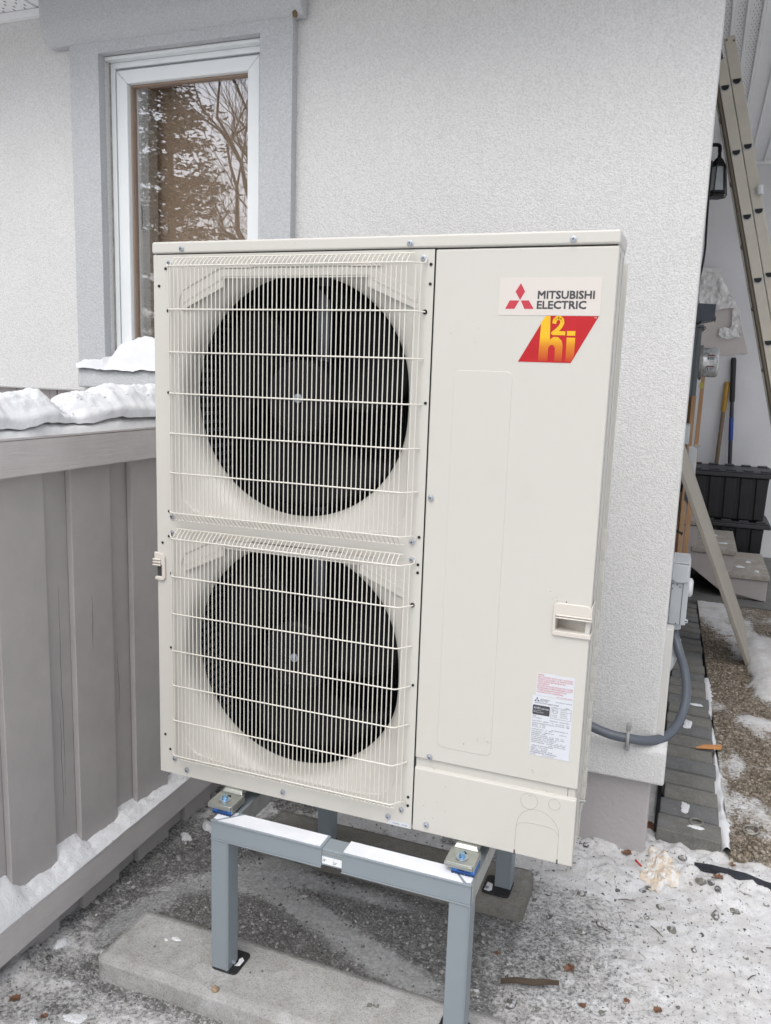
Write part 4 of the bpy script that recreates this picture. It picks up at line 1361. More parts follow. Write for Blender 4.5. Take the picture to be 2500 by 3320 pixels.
# feet under the unit
for x in (.2205, .8207):
    for y0, s in ((-.072, 1), (.40, -1)):
        ft = bpy.data.objects.new('mounting_foot', None); COL.objects.link(ft); ft.parent = hp
        WORLD[ft.name] = Vector((x, y0, .477)); ft.location = WORLD[ft.name] - wloc(hp)
        ys = sorted((y0, y0 + s * .064))
        g = G(); g.prism(rounded(x - .033, x + .033, ys[0], ys[1] + .006, .007), 'Z', .4845, .4875); g.obj('plate', M['galv'], ft, bevel=.001)
        ye = ys[0] if s == 1 else ys[1]
        g = G(); g.box(x - .031, x + .031, ye - .001, ye + .0015, .476, .4845); g.obj('lip', M['galv'], ft, bevel=.0008)
        g = G(); yb0, yb1 = (ys[1] - .006, .17) if s == 1 else (.17, ys[0] + .006)
        g.hexa([(x - .029, yb0, .4875), (x + .029, yb0, .4875), (x + .027, yb1, .4875), (x - .027, yb1, .4875), (x - .024, yb0 + .006 * s, .4965), (x + .024, yb0 + .006 * s, .4965), (x + .024, yb1, .4965), (x - .024, yb1, .4965)])
        g.obj('riser', M['galv'], ft, bevel=.002)
        g = G(); g.box(x + .031, x + .034, ys[0] + .003, ys[1], .468, .4845); g.obj('flange', M['galv'], ft, bevel=.001)
        g = G(); g.box(x - .034, x - .031, ys[0] + .003, ys[1], .476, .4845); g.obj('flange', M['galv'], ft, bevel=.001)
        yb = y0 + s * .026
        g = G(); g.prism([(x - .006, yb - .008), (x + .006, yb - .008), (x + .006, yb + .020), (x, yb + .026), (x - .006, yb + .020)], 'Z', .4876, .4879); g.obj('slot', M['black'], ft)
        g = G(); g.cyl((x, yb, .4881), (x, yb, .4897), .0138, 24); g.obj('washer', M['steel'], ft, smooth=40)
        g = G(); g.cyl((x, yb, .4897), (x, yb, .4905), .0088, 20); g.tube([(x, yb, .4905), (x, yb, .4985)], .0064, 6); g.obj('bolt', M['boltblue'], ft, smooth=30)

# louvre tips of the rear guard seen past the right flank
for k in range(11):
    z = 1.0 - k * .042
    g = G(); g.box(1.036, 1.0535, .15, .166, z, z + .026); g.obj('louvre', M['cream'], hp, bevel=.001)
for z in (1.09, 1.16):
    g = G(); g.box(1.036, 1.057, .15, .17, z, z + .05); g.obj('side_tab', M['cream'], hp, bevel=.002)
g = G(); g.cyl((1.0475, .10, .60), (1.060, .10, .60), .004, 10); g.obj('side_screw', M['galv'], hp)

# ------------------------------------------------------------------ printed stickers
def text_mesh(txt, size, bold=0.0, align='LEFT', shear=0, xscale=1.0):
    cu = bpy.data.curves.new('txt', 'FONT')
    cu.body = txt; cu.size = size; cu.align_x = align; cu.offset = bold; cu.resolution_u = 2; cu.shear = shear; cu.space_character = 1.0
    ob = bpy.data.objects.new('txt', cu); COL.objects.link(ob)
    dg = bpy.context.evaluated_depsgraph_get()
    me = bpy.data.meshes.new_from_object(ob.evaluated_get(dg))
    bpy.data.objects.remove(ob); bpy.data.curves.remove(cu)
    v = [(p.co.x * xscale, p.co.y) for p in me.vertices]; f = [tuple(p.vertices) for p in me.polygons]
    bpy.data.meshes.remove(me)
    return v, f
def put_text(g, txt, x, z, size, y, mi=0, width=None, **k):
    v, f = text_mesh(txt, size, **k)
    if not v: return
    w = max(p[0] for p in v) - min(p[0] for p in v)
    sx = width / w if width else 1.0
    x0 = min(p[0] for p in v) if width else 0
    g.add([(x + (px - x0) * sx, y, z + pz) for px, pz in v], [t for t in f], mi)
def put_bold(g, txt, x, z, size, y, d, **k):
    for i, (a, b) in enumerate(((-d, -d), (d, -d), (-d, d), (d, d), (0, 0))):
        put_text(g, txt, x + a, z + b, size, y - .00002 * i, **k)
def flatpoly(g, poly, y, mi=0):
    g.add([(x, y, z) for x, z in poly], [tuple(range(len(poly)))], mi)
def ribbon(g, pts, w, y, mi=0):
    for i in range(len(pts) - 1):
        (x0, z0), (x1, z1) = pts[i], pts[i + 1]
        d = math.hypot(x1 - x0, z1 - z0); nx, nz = -(z1 - z0) / d * w / 2, (x1 - x0) / d * w / 2
        yy = y - .00002 * (i % 2)
        flatpoly(g, [(x0 + nx, z0 + nz), (x0 - nx, z0 - nz), (x1 - nx, z1 - nz), (x1 + nx, z1 + nz)], yy, mi)
        if i: 
            flatpoly(g, [(x0 + w / 2 * math.cos(a * math.pi / 5), z0 + w / 2 * math.sin(a * math.pi / 5)) for a in range(10)], y - .00004, mi)

st = bpy.data.objects.new('brand_sticker', None); COL.objects.link(st); st.parent = hp
WORLD[st.name] = Vector((.924, 0, 1.651)); st.location = WORLD[st.name] - wloc(hp)
g = G(); g.box(.825, 1.0235, -.0007, -.0001, 1.6518, 1.7245); g.obj('backing', M['labelcream'], st)
g = G()
for p in ([(.8671, 1.7135), (.8761, 1.6974), (.867, 1.6812), (.8572, 1.6972)], [(.8465, 1.6804), (.8657, 1.6804), (.8567, 1.6642), (.838, 1.6642)], [(.8686, 1.6804), (.8846, 1.6804), (.8951, 1.6642), (.8766, 1.6642)]):
    flatpoly(g, p, -.0010)
g.obj('emblem', M['inkred'], st, recentre=True)
g = G()
put_bold(g, 'MITSUBISHI', .9022, 1.6839, .0208, -.0010, .00062, width=.1085)
put_bold(g, 'ELECTRIC', .9015, 1.6648, .0208, -.0010, .00062, width=.0945)
g.obj('lettering', M['inkdark'], st)

st = bpy.data.objects.new('red_sticker', None); COL.objects.link(st); st.parent = hp
WORLD[st.name] = Vector((.945, 0, 1.561)); st.location = WORLD[st.name] - wloc(hp)
g = G(); g.prism([(.8699, 1.5612), (.9743, 1.5612), (1.0217, 1.651), (.9198, 1.651)], 'Y', -.0006, -.0001); g.obj('backing', M['hired'], st)
g = G()
flatpoly(g, [(.9098, 1.5633), (.9119, 1.639), (.9198, 1.6506), (.9291, 1.6506), (.9309, 1.6056), (.9285, 1.588), (.9286, 1.5633)], -.0009)
flatpoly(g, [(.9309, 1.6056), (.9376, 1.6107), (.9465, 1.6105), (.9541, 1.6035), (.9564, 1.5948), (.9419, 1.5895), (.9382, 1.5949), (.9336, 1.5953), (.93, 1.5923), (.9285, 1.588)], -.0009)
flatpoly(g, [(.9419, 1.5895), (.9564, 1.5948), (.9568, 1.5633), (.9421, 1.5633)], -.0009)
flatpoly(g, [(.9634, 1.6098), (.9799, 1.6098), (.9798, 1.5754), (.9748, 1.5633), (.9636, 1.5633)], -.0009)
ribbon(g, [(.9372, 1.6363), (.9385, 1.643), (.9428, 1.6472), (.9478, 1.6473), (.9518, 1.6439), (.953, 1.6375), (.9497, 1.63), (.9431, 1.6232), (.9366, 1.6181), (.960, 1.618)], .0078, -.0010)
flatpoly(g, [(.9633, 1.6225), (.9795, 1.6225), (.9794, 1.6137), (.9633, 1.6137)], -.0009)
g.obj('lettering', M['hiyellow'], st)
g = G(); put_text(g, 'TM', 1.0130, 1.6465, .0036, -.0009); g.obj('trademark', M['labelcream'], st)

st = bpy.data.objects.new('warning_label', None); COL.objects.link(st); st.parent = hp
WORLD[st.name] = Vector((.99, 0, .87)); st.location = WORLD[st.name] - wloc(hp)
g = G(); g.box(.950, 1.0285, -.0006, -.0001, .8705, .9195); g.obj('backing', M['label'], st)
g = G()
for i, t in enumerate(['WARNING', 'RISK OF ELECTRIC SHOCK. CAN CAUSE INJURY', 'OR DEATH. DISCONNECT ALL REMOTE ELECTRIC', 'POWER SUPPLIES BEFORE SERVICING.', 'AVERTISSEMENT',
                       'RISQUE DE CHOCS ELECTRIQUES. PEUT CAUSER', 'DES BLESSURES ET MEME ENTRAINER LA MORT.', "COUPER LES SOURCES D'ALIMENTATION", 'À DISTANCE AVANT LE DEPANNAGE.']):
    put_text(g, t, .952, .9148 - i * .0047, .0047, -.0009, width=(len(t) * .00185))
put_text(g, 'DWG. NO. BG79C403H46', .993, .8718, .0026, -.0009, width=.033)
g.obj('lettering', M['inkwarn'], st)

st = bpy.data.objects.new('rating_plate', None); COL.objects.link(st); st.parent = hp
WORLD[st.name] = Vector((.985, 0, .735)); st.location = WORLD[st.name] - wloc(hp)
g = G(); g.box(.9435, 1.0285, -.0007, -.0001, .7355, .8698); g.obj('backing', M['label'], st)
g = G(); Y = -.0010
for p in ([(.9535, .8665), (.9552, .8635), (.9535, .8605), (.9518, .8635)], [(.9498, .8603), (.9531, .8603), (.9515, .8573), (.9480, .8573)], [(.9539, .8603), (.9572, .8603), (.9590, .8573), (.9555, .8573)]):
    flatpoly(g, p, Y)
put_text(g, 'MITSUBISHI', .9605, .8612, .0038, Y, width=.0195)
put_text(g, 'ELECTRIC', .9605, .8577, .0038, Y, width=.0165)
put_text(g, 'CAN ICES-001 (B) / NMB-001 (B)', .993, .8607, .0026, Y, width=.033)
put_text(g, 'SPLIT-SYSTEM HEAT PUMP', .9495, .8525, .0046, Y, width=.050)
put_text(g, '<H>', 1.0135, .8500, .0040, Y, width=.008)
flatpoly(g, rounded(.9455, .9815, .8275, .8490, .002, 2), Y)
ring = rounded(.9840, 1.0260, .8245, .8495, .002, 2)
ribbon(g, ring + ring[:1], .0004, Y)
c1 = circ(.9925, .8425, .0060); ribbon(g, c1 + c1[:1], .0006, Y)
put_text(g, 'ETL', .9887, .8409, .0046, Y, width=.0076)
put_text(g, 'Intertek', .9862, .8315, .0032, Y, width=.011)
put_text(g, '3174649', .9870, .8275, .0024, Y, width=.010)
for i, t in enumerate(['CONFORMS TO', 'ANSI/UL STD. 1995', 'CERTIFIED TO', 'CAN/CSA STD.', 'C22.2 NO. 236']):
    put_text(g, t, 1.0035, .8455 - i * .0042, .0026, Y, width=len(t) * .00125)
rows = [(.9465, .8235, 'MODEL', .008), (.9465, .8195, 'PUZ-HA36NKA', .019), (.983, .8175, 'SERVICE REF.   PUZ-HA36NKA', .041),
        (.9465, .8125, 'UNIT SUPPLY   208/230   1   60', .044), (.9955, .8120, 'MAX VOLTAGE', .018), (1.018, .8120, '253', .006), (.9955, .8080, 'MIN VOLTAGE', .018), (1.018, .8080, '188', .006),
        (.9465, .8075, 'APPROVED FOR HACR BREAKERS OR TIME DELAY FUSES', .047), (.9465, .8035, 'BREAKER     30   AMPS', .028), (.9465, .7995, 'MAX. FUSE   40   AMPS', .028),
        (.988, .7965, 'MIN. CIRCUIT CAPACITY   28', .034), (.9465, .7935, 'INVERTER INPUT    16    AMPS', .043), (.9465, .7885, 'FAN MOTOR    0.06/0.06  kW', .047), (1.005, .7890, 'SCCR  5 kA', .014),
        (.9465, .7845, 'REFRIGERANT   R410A', .030), (.9465, .7805, 'FACTORY CHARGED   5.5 kg   12 lbs   2 oz', .068), (.9465, .7765, 'IF THE LIQUID LINE EXCEEDS   30 m / 100 ft', .070),
        (.9465, .7725, 'PER ADDITIONAL 1.60mm OF LIQUID LINE', .052), (.9465, .7685, 'INSTALLER TO MARK : TOTAL CHARGE  ____kg ____lbs ____oz', .074), (.9465, .7645, 'DESIGN PRESSURES    4.15 MPa / 602 PSIG HI SIDE', .072),
        (.983, .7605, '2.2 MPa / 320 PSIG LO SIDE', .036), (.9475, .7570, '* SUITABLE FOR OUTDOOR INSTALLATION', .046), (.9465, .7530, 'WEIGHT   119 kg / 262 lbs', .036),
        (.9465, .7490, 'SERIAL NO.      48U12997', .036), (.9465, .7455, 'YEAR OF MANUFACTURE   2024.08', .046)]
for x, z, t, w in rows:
    put_text(g, t, x, z, .0030, Y, width=w)
put_text(g, 'MITSUBISHI ELECTRIC CORPORATION', .9455, .7412, .0036, Y, width=.056)
put_text(g, 'MADE IN JAPAN', .9455, .7376, .0026, Y, width=.013)
put_text(g, 'DWG. NO. BG79W466H06', .972, .7376, .0024, Y, width=.025)
g.obj('lettering', M['inkdark'], st)
g = G(); put_text(g, 'AHRI', .9475, .8405, .0064, -.0012, width=.014); put_text(g, 'CERTIFIED', .9630, .8405, .0044, -.0012, width=.0172)
put_text(g, 'Unitary Small HP', .9475, .8358, .0026, -.0012, width=.016); put_text(g, 'AHRI Standard 210/240', .9475, .8325, .0026, -.0012, width=.021)
g.obj('reversed_lettering', M['label'], st)
st = bpy.data.objects.new('serial_sticker', None); COL.objects.link(st); st.parent = hp
WORLD[st.name] = Vector((.657, 0, .498)); st.location = WORLD[st.name] - wloc(hp)
g = G(); g.box(.630, .6815, -.0006, -.0001, .4985, .5082); g.obj('backing', M['label'], st)
g = G(); put_text(g, 'PUZ-HA36NKA', .641, .5020, .0042, -.0009, width=.0165); put_text(g, '48U12997', .6635, .5020, .0042, -.0009, width=.0135); g.obj('lettering', M['inkdark'], st)

# ================================================================== STAND AND BLOCKS
std = thing('equipment_stand', (.535, .2, .062), 'grey powder coated steel stand with white strips carrying the heat pump', 'stand')
def sleeve(x0, x1):
    g = G(); g.box(x0, x1, -.098, -.043, .4135, .4605); g.obj('front_rail', M['stand'], std, bevel=.002)
    g = G(); g.box(x0, x1, -.1005, -.098, .4585, .4625); g.obj('rail_lip', M['stand'], std, bevel=.001)
    g = G(); g.box(x0, x1, -.1000, -.098, .4115, .4150); g.obj('rail_lip', M['stand'], std, bevel=.001)
sleeve(.213, .506); sleeve(.556, .857)
g = G(); g.box(.500, .562, -.094, -.047, .4165, .4575); g.obj('inner_bar', M['stand'], std, bevel=.002)
g = G(); g.box(.500, .562, -.0945, -.0935, .4475, .450); g.obj('bar_groove', M['dull'], std)
lb = bpy.data.objects.new('size_label', None); COL.objects.link(lb); lb.parent = std
WORLD[lb.name] = Vector((.53, -.094, .42)); lb.location = WORLD[lb.name] - wloc(std)
g = G(); g.box(.5063, .5557, -.0948, -.0942, .4215, .4395); g.obj('backing', M['white'], lb)
g = G(); put_text(g, "28''", .5075, .4275, .0085, -.0951, width=.0095); put_text(g, "26''", .5335, .4255, .0085, -.0951, width=.0110)
g.box(.5093, .5097, -.0952, -.0949, .4355, .4395); g.box(.5363, .5367, -.0952, -.0949, .434, .4395); g.box(.5363, .5367, -.0952, -.0949, .4215, .4245)
g.obj('lettering', M['inkdark'], lb)
for poly in ([(.232, -.0945), (.500, -.0945), (.500, -.0475), (.278, -.0475)], [(.558, -.0945), (.838, -.0945), (.80, -.0475), (.558, -.0475)],
             [(.2165, -.088), (.226, -.0905), (.262, -.054), (.262, -.0475), (.2165, -.0475)], [(.8535, -.088), (.844, -.0905), (.810, -.054), (.810, -.0475), (.8535, -.0475)]):
    g = G(); g.prism(poly, 'Z', .4606, .4618); g.obj('white_strip', M['whitestrip'], std)
for x0 in (.213, .809):
    g = G(); g.box(x0, x0 + .048, -.0425, .548, .4140, .4600); g.obj('side_arm', M['stand'], std, bevel=.002)
    for (yf, b) in ((-.0975, 0), (.502, 1)):
        xx = x0 if yf < 0 else (x0 + .004 if x0 < .5 else x0 - .022)
        g = G(); g.box(xx, xx + .048, yf, yf + .047, .0655, .4133); g.obj('leg', M['stand'], std, bevel=.0025)
        g = G(); g.box(xx + .0425, xx + .0452, yf - .0012, yf + .0002, .066, .4125); g.obj('leg_groove', M['dull'] if False else M['stand'], std, bevel=.0005)
        ft = bpy.data.objects.new('foot_pad', None); COL.objects.link(ft); ft.parent = std
        WORLD[ft.name] = Vector((xx, yf, .062)); ft.location = WORLD[ft.name] - wloc(std)
        px0, px1 = (xx - .002, xx + .070) if (x0 < .5 and not b) else ((xx - .03, xx + .050) if b else (xx - .02, xx + .05))
        py0, py1 = (yf - .002, yf + .078) if not b else (yf - .038, yf + .05)
        g = G(); g.prism(rounded(px0, px1, py0, py1, .012), 'Z', .0622, .0668); g.obj('pad', M['blackrubber'], ft, bevel=.001)
        g = G(); g.prism([(px1 - .018, py0 + .025), (px1 - .006, py0 + .03), (px1 - .005, py0 + .05), (px1 - .014, py0 + .058), (px1 - .019, py0 + .05), (px1 - .016, py0 + .04)] if not b else
                         [(px0 + .006, py0 + .012), (px0 + .02, py0 + .008), (px0 + .028, py0 + .016), (px0 + .024, py0 + .045), (px0 + .008, py0 + .05)], 'Z', .0668, .0676); g.obj('salt_stain', M['white'], ft)
        if not b:
            g = G(); g.cyl((xx + .048, yf + .02, .08), (xx + .055, yf + .02, .08), .005, 8); g.obj('set_screw', M['steel'], ft)
        else:
            g = G(); g.cyl((px0 + .012, py0 + .02, .0676), (px0 + .012, py0 + .02, .071), .006, 10); g.obj('anchor_screw', M['dull'], ft)
    g = G(); g.box(x0 + .0482, x0 + .0505, -.094, .54, .4135, .4605)
    g.obj('arm_side', M['dull'], std, bevel=.0008)
g = G(); g.box(.2615, .8085, .502, .547, .4140, .4600); g.obj('rear_rail', M['stand'], std, bevel=.002)
for x in (.2205, .8207):
    for y in (-.069, .345):
        pad = bpy.data.objects.new('isolation_pad', None); COL.objects.link(pad); pad.parent = std
        WORLD[pad.name] = Vector((x, y, .462)); pad.location = WORLD[pad.name] - wloc(std)
        xx = x + .004 if x < .5 else x + .008
        g = G(); g.box(xx - .025, xx + .027, y, y + .05, .4665, .4755); g.obj('pad_top', M['blue'], pad, bevel=.001)
        g = G()
        for i in range(7):
            g.box(xx - .025 + i * .0075, xx - .025 + i * .0075 + .006, y - .001, y + .051, .4620, .4668)
        g.obj('pad_ribs', M['navy'], pad)
        if y < 0:
            g = G(); g.box(xx - .012, xx + .018, y - .0006, y, .4695, .4715); g.box(xx - .008, xx + .004, y - .0006, y, .472, .4735); g.obj('moulded_mark', M['navy'], pad)

def block_obj(name, x0, x1, y0, y1, h, label):
    nx, ny = 110, 26
    bm = bmesh.new()
    bmesh.ops.create_cube(bm, size=1)
    for v in bm.verts:
        v.co = Vector(((v.co.x + .5) * (x1 - x0) + x0, (v.co.y + .5) * (y1 - y0) + y0, (v.co.z + .5) * (h + .05) - .05))
    bmesh.ops.bevel(bm, geom=bm.edges[:], offset=.007, segments=2, affect='EDGES')
    bmesh.ops.subdivide_edges(bm, edges=[e for e in bm.edges if e.calc_length() > .3], cuts=60, use_grid_fill=True)
    bmesh.ops.subdivide_edges(bm, edges=[e for e in bm.edges if e.calc_length() > .05], cuts=10, use_grid_fill=True)
    co = np.array([v.co[:] for v in bm.verts])
    d = .0022 * fbm(co[:, 0] * 45 + co[:, 2] * 31, co[:, 1] * 45 + co[:, 2] * 17, 91, 3)
    bm.normal_update()
    for v, q in zip(bm.verts, d):
        v.co += v.normal * float(q)
    me = bpy.data.meshes.new(name); bm.to_mesh(me); bm.free()
    me.shade_smooth()
    o = link(name, me, M['block'])
    return tag(o, label, 'concrete block', 'long concrete blocks under the stand')
bf = block_obj('concrete_block', -.073, .93, -.175, .030, .062, 'long pale concrete block under the front legs of the grey stand')
bb = block_obj('concrete_block', .02, .880, .466, .636, .062, 'long dark concrete block under the rear legs, behind the front block')
bb.data.materials.clear(); bb.data.materials.append(concrete('concrete_block_dark', (.235, .225, .20), .3))  # darker concrete than the front block
for k, (x, y, a, b, c) in enumerate([(.075, -.045, .014, .006, .002), (.052, -.058, .007, .004, .002)]):
    o = bpy.data.objects.new('snow_patch', patch_mesh(a, b, .003, 40 + k)); o.data.materials.append(M['snow']); COL.objects.link(o); o.parent = bf
    o.location = Vector((x, y, .0632)) - wloc(bf)
for k, (x, y, r, mm) in enumerate([(.262, -.158, .011, 'rocktan'), (.62, -.06, .007, 'rock'), (.635, -.055, .006, 'rock'), (.335, -.06, .004, 'rock'), (.31, -.075, .003, 'rockdark'), (.04, -.09, .004, 'rock')]):
    o = bpy.data.objects.new('pebble', rock_mesh(r, 300 + k)); o.data.materials.append(M[mm]); COL.objects.link(o); o.parent = bf
    o.location = Vector((x, y, .0625 + r * .35)) - wloc(bf)

# ================================================================== ELECTRICAL THINGS ON THE SIDE WALL
def smooth_path(pts, n=10):
    P = [Vector(p) for p in pts]; P = [P[0] * 2 - P[1]] + P + [P[-1] * 2 - P[-2]]
    out = []
    for i in range(1, len(P) - 2):
        for k in range(n):
            t = k / n
            a, b, c, d = P[i - 1], P[i], P[i + 1], P[i + 2]
            out.append(.5 * ((2 * b) + (c - a) * t + (2 * a - 5 * b + 4 * c - d) * t * t + (3 * b - a - 3 * c + d) * t ** 3))
    out.append(P[-2])
    return out

# disconnect box
ds = thing('disconnect_box', (1.21, 1.30, .72), 'light grey electrical disconnect box on the house corner with conduit below', 'electrical box')
g = G(); g.box(1.186, 1.243, 1.262, 1.42, .703, .915); g.obj('box', M['elecgrey'], ds, bevel=.004)
g = G(); g.prism([(1.184, .921), (1.2395, .919), (1.2395, .859), (1.222, .853), (1.200, .853), (1.184, .863)], 'Y', 1.252, 1.43); g.obj('cover', M['elecgrey'], ds, bevel=.004)
g = G(); g.box(1.184, 1.2395, 1.252, 1.43, .9212, .925); g.obj('rain_hood', M['elecgrey'], ds, bevel=.002)
g = G(); g.box(1.2235, 1.2255, 1.2600, 1.262, .705, .858); g.obj('seam', M['elecdark'], ds)
g = G(); g.tube([(1.2435, 1.34, .822), (1.252, 1.34, .822), (1.2575, 1.34, .822)], [.034, .032, .024], 28); g.obj('knob', M['vinylgrey'], ds, smooth=40)
g = G(); g.box(1.232, 1.2505, 1.264, 1.270, .712, .726); g.obj('lug', M['elecgrey'], ds, bevel=.003)
g = G(); g.box(1.239, 1.2475, 1.2625, 1.2642, .7182, .7202); g.obj('lug_slot', M['black'], ds)
for r in (.018, .0125):
    c = [(1.2045 + r * math.cos(a * math.pi / 14), 1.2615, .738 + r * math.sin(a * math.pi / 14)) for a in range(29)]
    g = G(); g.tube(c, .0007, 5); g.obj('knockout', M['elecgrey'], ds)
for x, z in ((1.212, .861), (1.191, .848), (1.205, .846), (1.2145, .838), (1.1905, .830), (1.2115, .708)):
    g = G(); g.cyl((x, 1.2605 if z > .853 else 1.2600, z), (x, 1.2625, z), .0026, 10); g.obj('rivet', M['elecdark'], ds)
    if z > .853: WORLD
g = G(); g.cyl((1.209, 1.30, .7025), (1.209, 1.30, .680), .0215, 20); g.obj('coupling', M['elecgrey'], ds, bevel=.002)
# flexible conduit from the unit round the corner up to the disconnect
cd = thing('conduit', (1.10, .86, .46), 'dark grey flexible conduit looping from the heat pump up to the disconnect box', 'conduit')
pts = smooth_path([(.92, .86, .478), (.989, .862, .453), (1.054, .864, .436), (1.106, .866, .433), (1.164, .895, .424), (1.217, .965, .420), (1.254, 1.06, .446), (1.267, 1.14, .503), (1.255, 1.21, .560), (1.232, 1.268, .608), (1.214, 1.296, .652), (1.209, 1.30, .683)], 12)
g = G(); g.tube(pts, .0145, 16); g.obj('jacket', M['conduit'], cd, smooth=60)
# fine moulded rings of the jacket
g = G()
acc = 0
for i in range(1, len(pts) - 1):
    a, b = pts[i], pts[i + 1]
    for k in range(2):
        c = a.lerp(b, k / 2); t = (b - a).normalized()
        g.tube([c - t * .0012, c + t * .0012], .01482, 14, cap=False)
tag(g.obj('jacket_rings', M['conduit'], cd, smooth=60), kind='stuff')
sp = bpy.data.objects.new('strap', None); COL.objects.link(sp); sp.parent = cd; WORLD[sp.name] = Vector((1.105, .86, .45)); sp.location = WORLD[sp.name] - wloc(cd)
g = G(); g.tube(smooth_path([(1.105, .872, .452), (1.105, .854, .4495), (1.105, .848, .433), (1.105, .854, .417), (1.105, .872, .413)], 6), .0055, 8)
g.obj('clip', M['pvcgrey'], sp, smooth=60)
for z in (.4665, .401):
    g = G(); g.prism(rounded(1.097, 1.113, z - .012, z + .012, .006), 'Y', .866, .8835); g.obj('ear', M['pvcgrey'], sp, bevel=.0015)
    g = G(); g.cyl((1.105, .863, z), (1.105, .866, z), .0045, 10); g.obj('screw', M['galv'], sp)
# pipe elbow coming out low at the corner
pe = thing('pipe_elbow', (1.19, 1.2, .5), 'short grey pipe elbow entering the wall behind the conduit', 'pipe')
g = G(); g.tube(smooth_path([(1.12, 1.25, .520), (1.175, 1.25, .527), (1.20, 1.26, .545), (1.216, 1.29, .585), (1.222, 1.31, .64)], 8), .0135, 14); g.obj('elbow', M['elecgrey'], pe, smooth=60)
g = G(); g.cyl((1.13, 1.25, .521), (1.178, 1.25, .528), .0165, 16); g.obj('collar', M['pvcgrey'], pe, smooth=40)

# meter base with round meter, box above and box below
mb = thing('meter_base', (1.17, 3.5, 1.46), 'green-grey meter base with a shiny round electricity meter on the side wall', 'meter')
g = G(); g.box(1.14, 1.176, 3.36, 3.78, 1.452, 1.85); g.obj('back_box', M['elecdark'], mb, bevel=.004)
g = G(); g.box(1.1765, 1.2, 3.37, 3.77, 1.456, 1.838); g.obj('cover', M['elecdark'], mb, bevel=.003)
g = G(); g.box(1.14, 1.21, 3.35, 3.79, 1.8385, 1.852); g.obj('cover_lip', M['elecdark'], mb, bevel=.003)
mt = bpy.data.objects.new('meter', None); COL.objects.link(mt); mt.parent = mb; WORLD[mt.name] = Vector((1.2, 3.56, 1.65)); mt.location = WORLD[mt.name] - wloc(mb)
cz = 1.650; cy = 3.56
g = G(); g.tube([(1.2005, cy, cz), (1.2215, cy, cz)], .098, 40); g.obj('ring', M['dull'], mt, bevel=.003)
g = G(); g.tube([(1.222, cy, cz), (1.295, cy, cz), (1.305, cy, cz)], [.0855, .0855, .079], 40); g.obj('cover', plain('meter_cover', (.62, .63, .63), .28, metal=.75), mt, smooth=35)
g = G(); g.box(1.206, 1.214, 3.452, 3.462, 1.546, 1.562); g.obj('seal', M['blackrubber'], mt)
for z0 in (1.690, 1.627):
    g = G(); g.box(1.244, 1.284, 3.4725, 3.4745, z0 - .028, z0)
    for_lab = g.obj('sticker', M['label'], mt)
    g = G(); g.box(1.244, 1.284, 3.4710, 3.4724, z0 - .006, z0); g.obj('sticker_band', plain('dark_red_print', (.22, .05, .04), .5), mt)
    g = G()
    for i in range(4): g.box(1.257, 1.280, 3.4716, 3.4724, z0 - .012 - i * .004, z0 - .0105 - i * .004)
    g.box(1.247, 1.253, 3.4716, 3.4724, z0 - .024, z0 - .012)
    g.obj('sticker_lines', M['inkdark'], mt)
g = G(); g.tube([(1.205, 3.40, 1.836), (1.215, 3.40, 1.845), (1.218, 3.40, 1.835), (1.212, 3.40, 1.826), (1.206, 3.40, 1.832)], .0035, 6); g.obj('hasp', M['blackrubber'], mb)
ub = thing('junction_box', (1.2, 3.6, 1.88), 'blue-grey junction box hanging above the meter base', 'electrical box')
g = G(); g.prism([(1.14, 2.01), (1.150, 2.16), (1.165, 2.17), (1.165, 1.99), (1.264, 1.985), (1.264, 1.904), (1.258, 1.898), (1.166, 1.878), (1.14, 1.862)], 'Y', 3.60, 3.80); g.obj('box', M['elecblue'], ub, bevel=.004)
g = G(); g.box(1.2645, 1.270, 3.60, 3.80, 1.894, 1.916); g.obj('latch', M['elecdark'], ub, bevel=.002)
g = G(); g.tube([(1.165, 3.59, 1.868), (1.178, 3.59, 1.872), (1.19, 3.59, 1.884)], .006, 8); g.obj('cable_gland', M['blackrubber'], ub)
lbx = thing('open_panel', (1.2, 2.8, 1.05), 'pale grey electrical panel with its door ajar behind the leaning plank', 'electrical box')
g = G(); g.box(1.14, 1.190, 2.75, 2.95, 1.222, 1.318); g.obj('top_box', M['elecgrey'], lbx, bevel=.003)
g = G(); g.box(1.14, 1.168, 2.76, 2.95, .90, 1.219); g.obj('inner_box', M['elecdark'], lbx, bevel=.002)
g = G(); g.box(1.193, 1.234, 2.74, 2.755, .935, 1.214); g.obj('door', M['elecgrey'], lbx, bevel=.003)
g = G(); g.tube([(1.17, 2.75, 1.20), (1.182, 2.745, 1.19), (1.184, 2.745, 1.10), (1.176, 2.745, .98)], .005, 6); g.obj('wire_loop', M['blackcable'], lbx)
g = G(); g.tube([(1.222, 2.735, 1.222), (1.238, 2.735, 1.226), (1.244, 2.735, 1.220), (1.236, 2.735, 1.214), (1.224, 2.735, 1.217)], .003, 6); g.obj('hasp', M['dull'], lbx)
wr = thing('loose_wires', (1.18, 2.6, .8), 'loose black and tan wires dangling below the open panel', 'wire')
g = G(); g.tube(smooth_path([(1.165, 2.6, 1.05), (1.172, 2.58, .93), (1.170, 2.56, .86), (1.158, 2.55, .83), (1.170, 2.55, .815), (1.196, 2.55, .800)], 8), .0055, 7); g.obj('black_wire', M['blackcable'], wr, smooth=60)
g = G(); g.cyl((1.196, 2.55, .8), (1.203, 2.55, .798), .008, 10); g.obj('wire_cap', M['blackcable'], wr)
g = G(); g.tube(smooth_path([(1.168, 2.62, 1.04), (1.166, 2.62, .8), (1.172, 2.6, .62), (1.165, 2.6, .50)], 8), .004, 6); g.obj('tan_wire', plain('tan_wire', (.28, .24, .16), .6), wr, smooth=60)
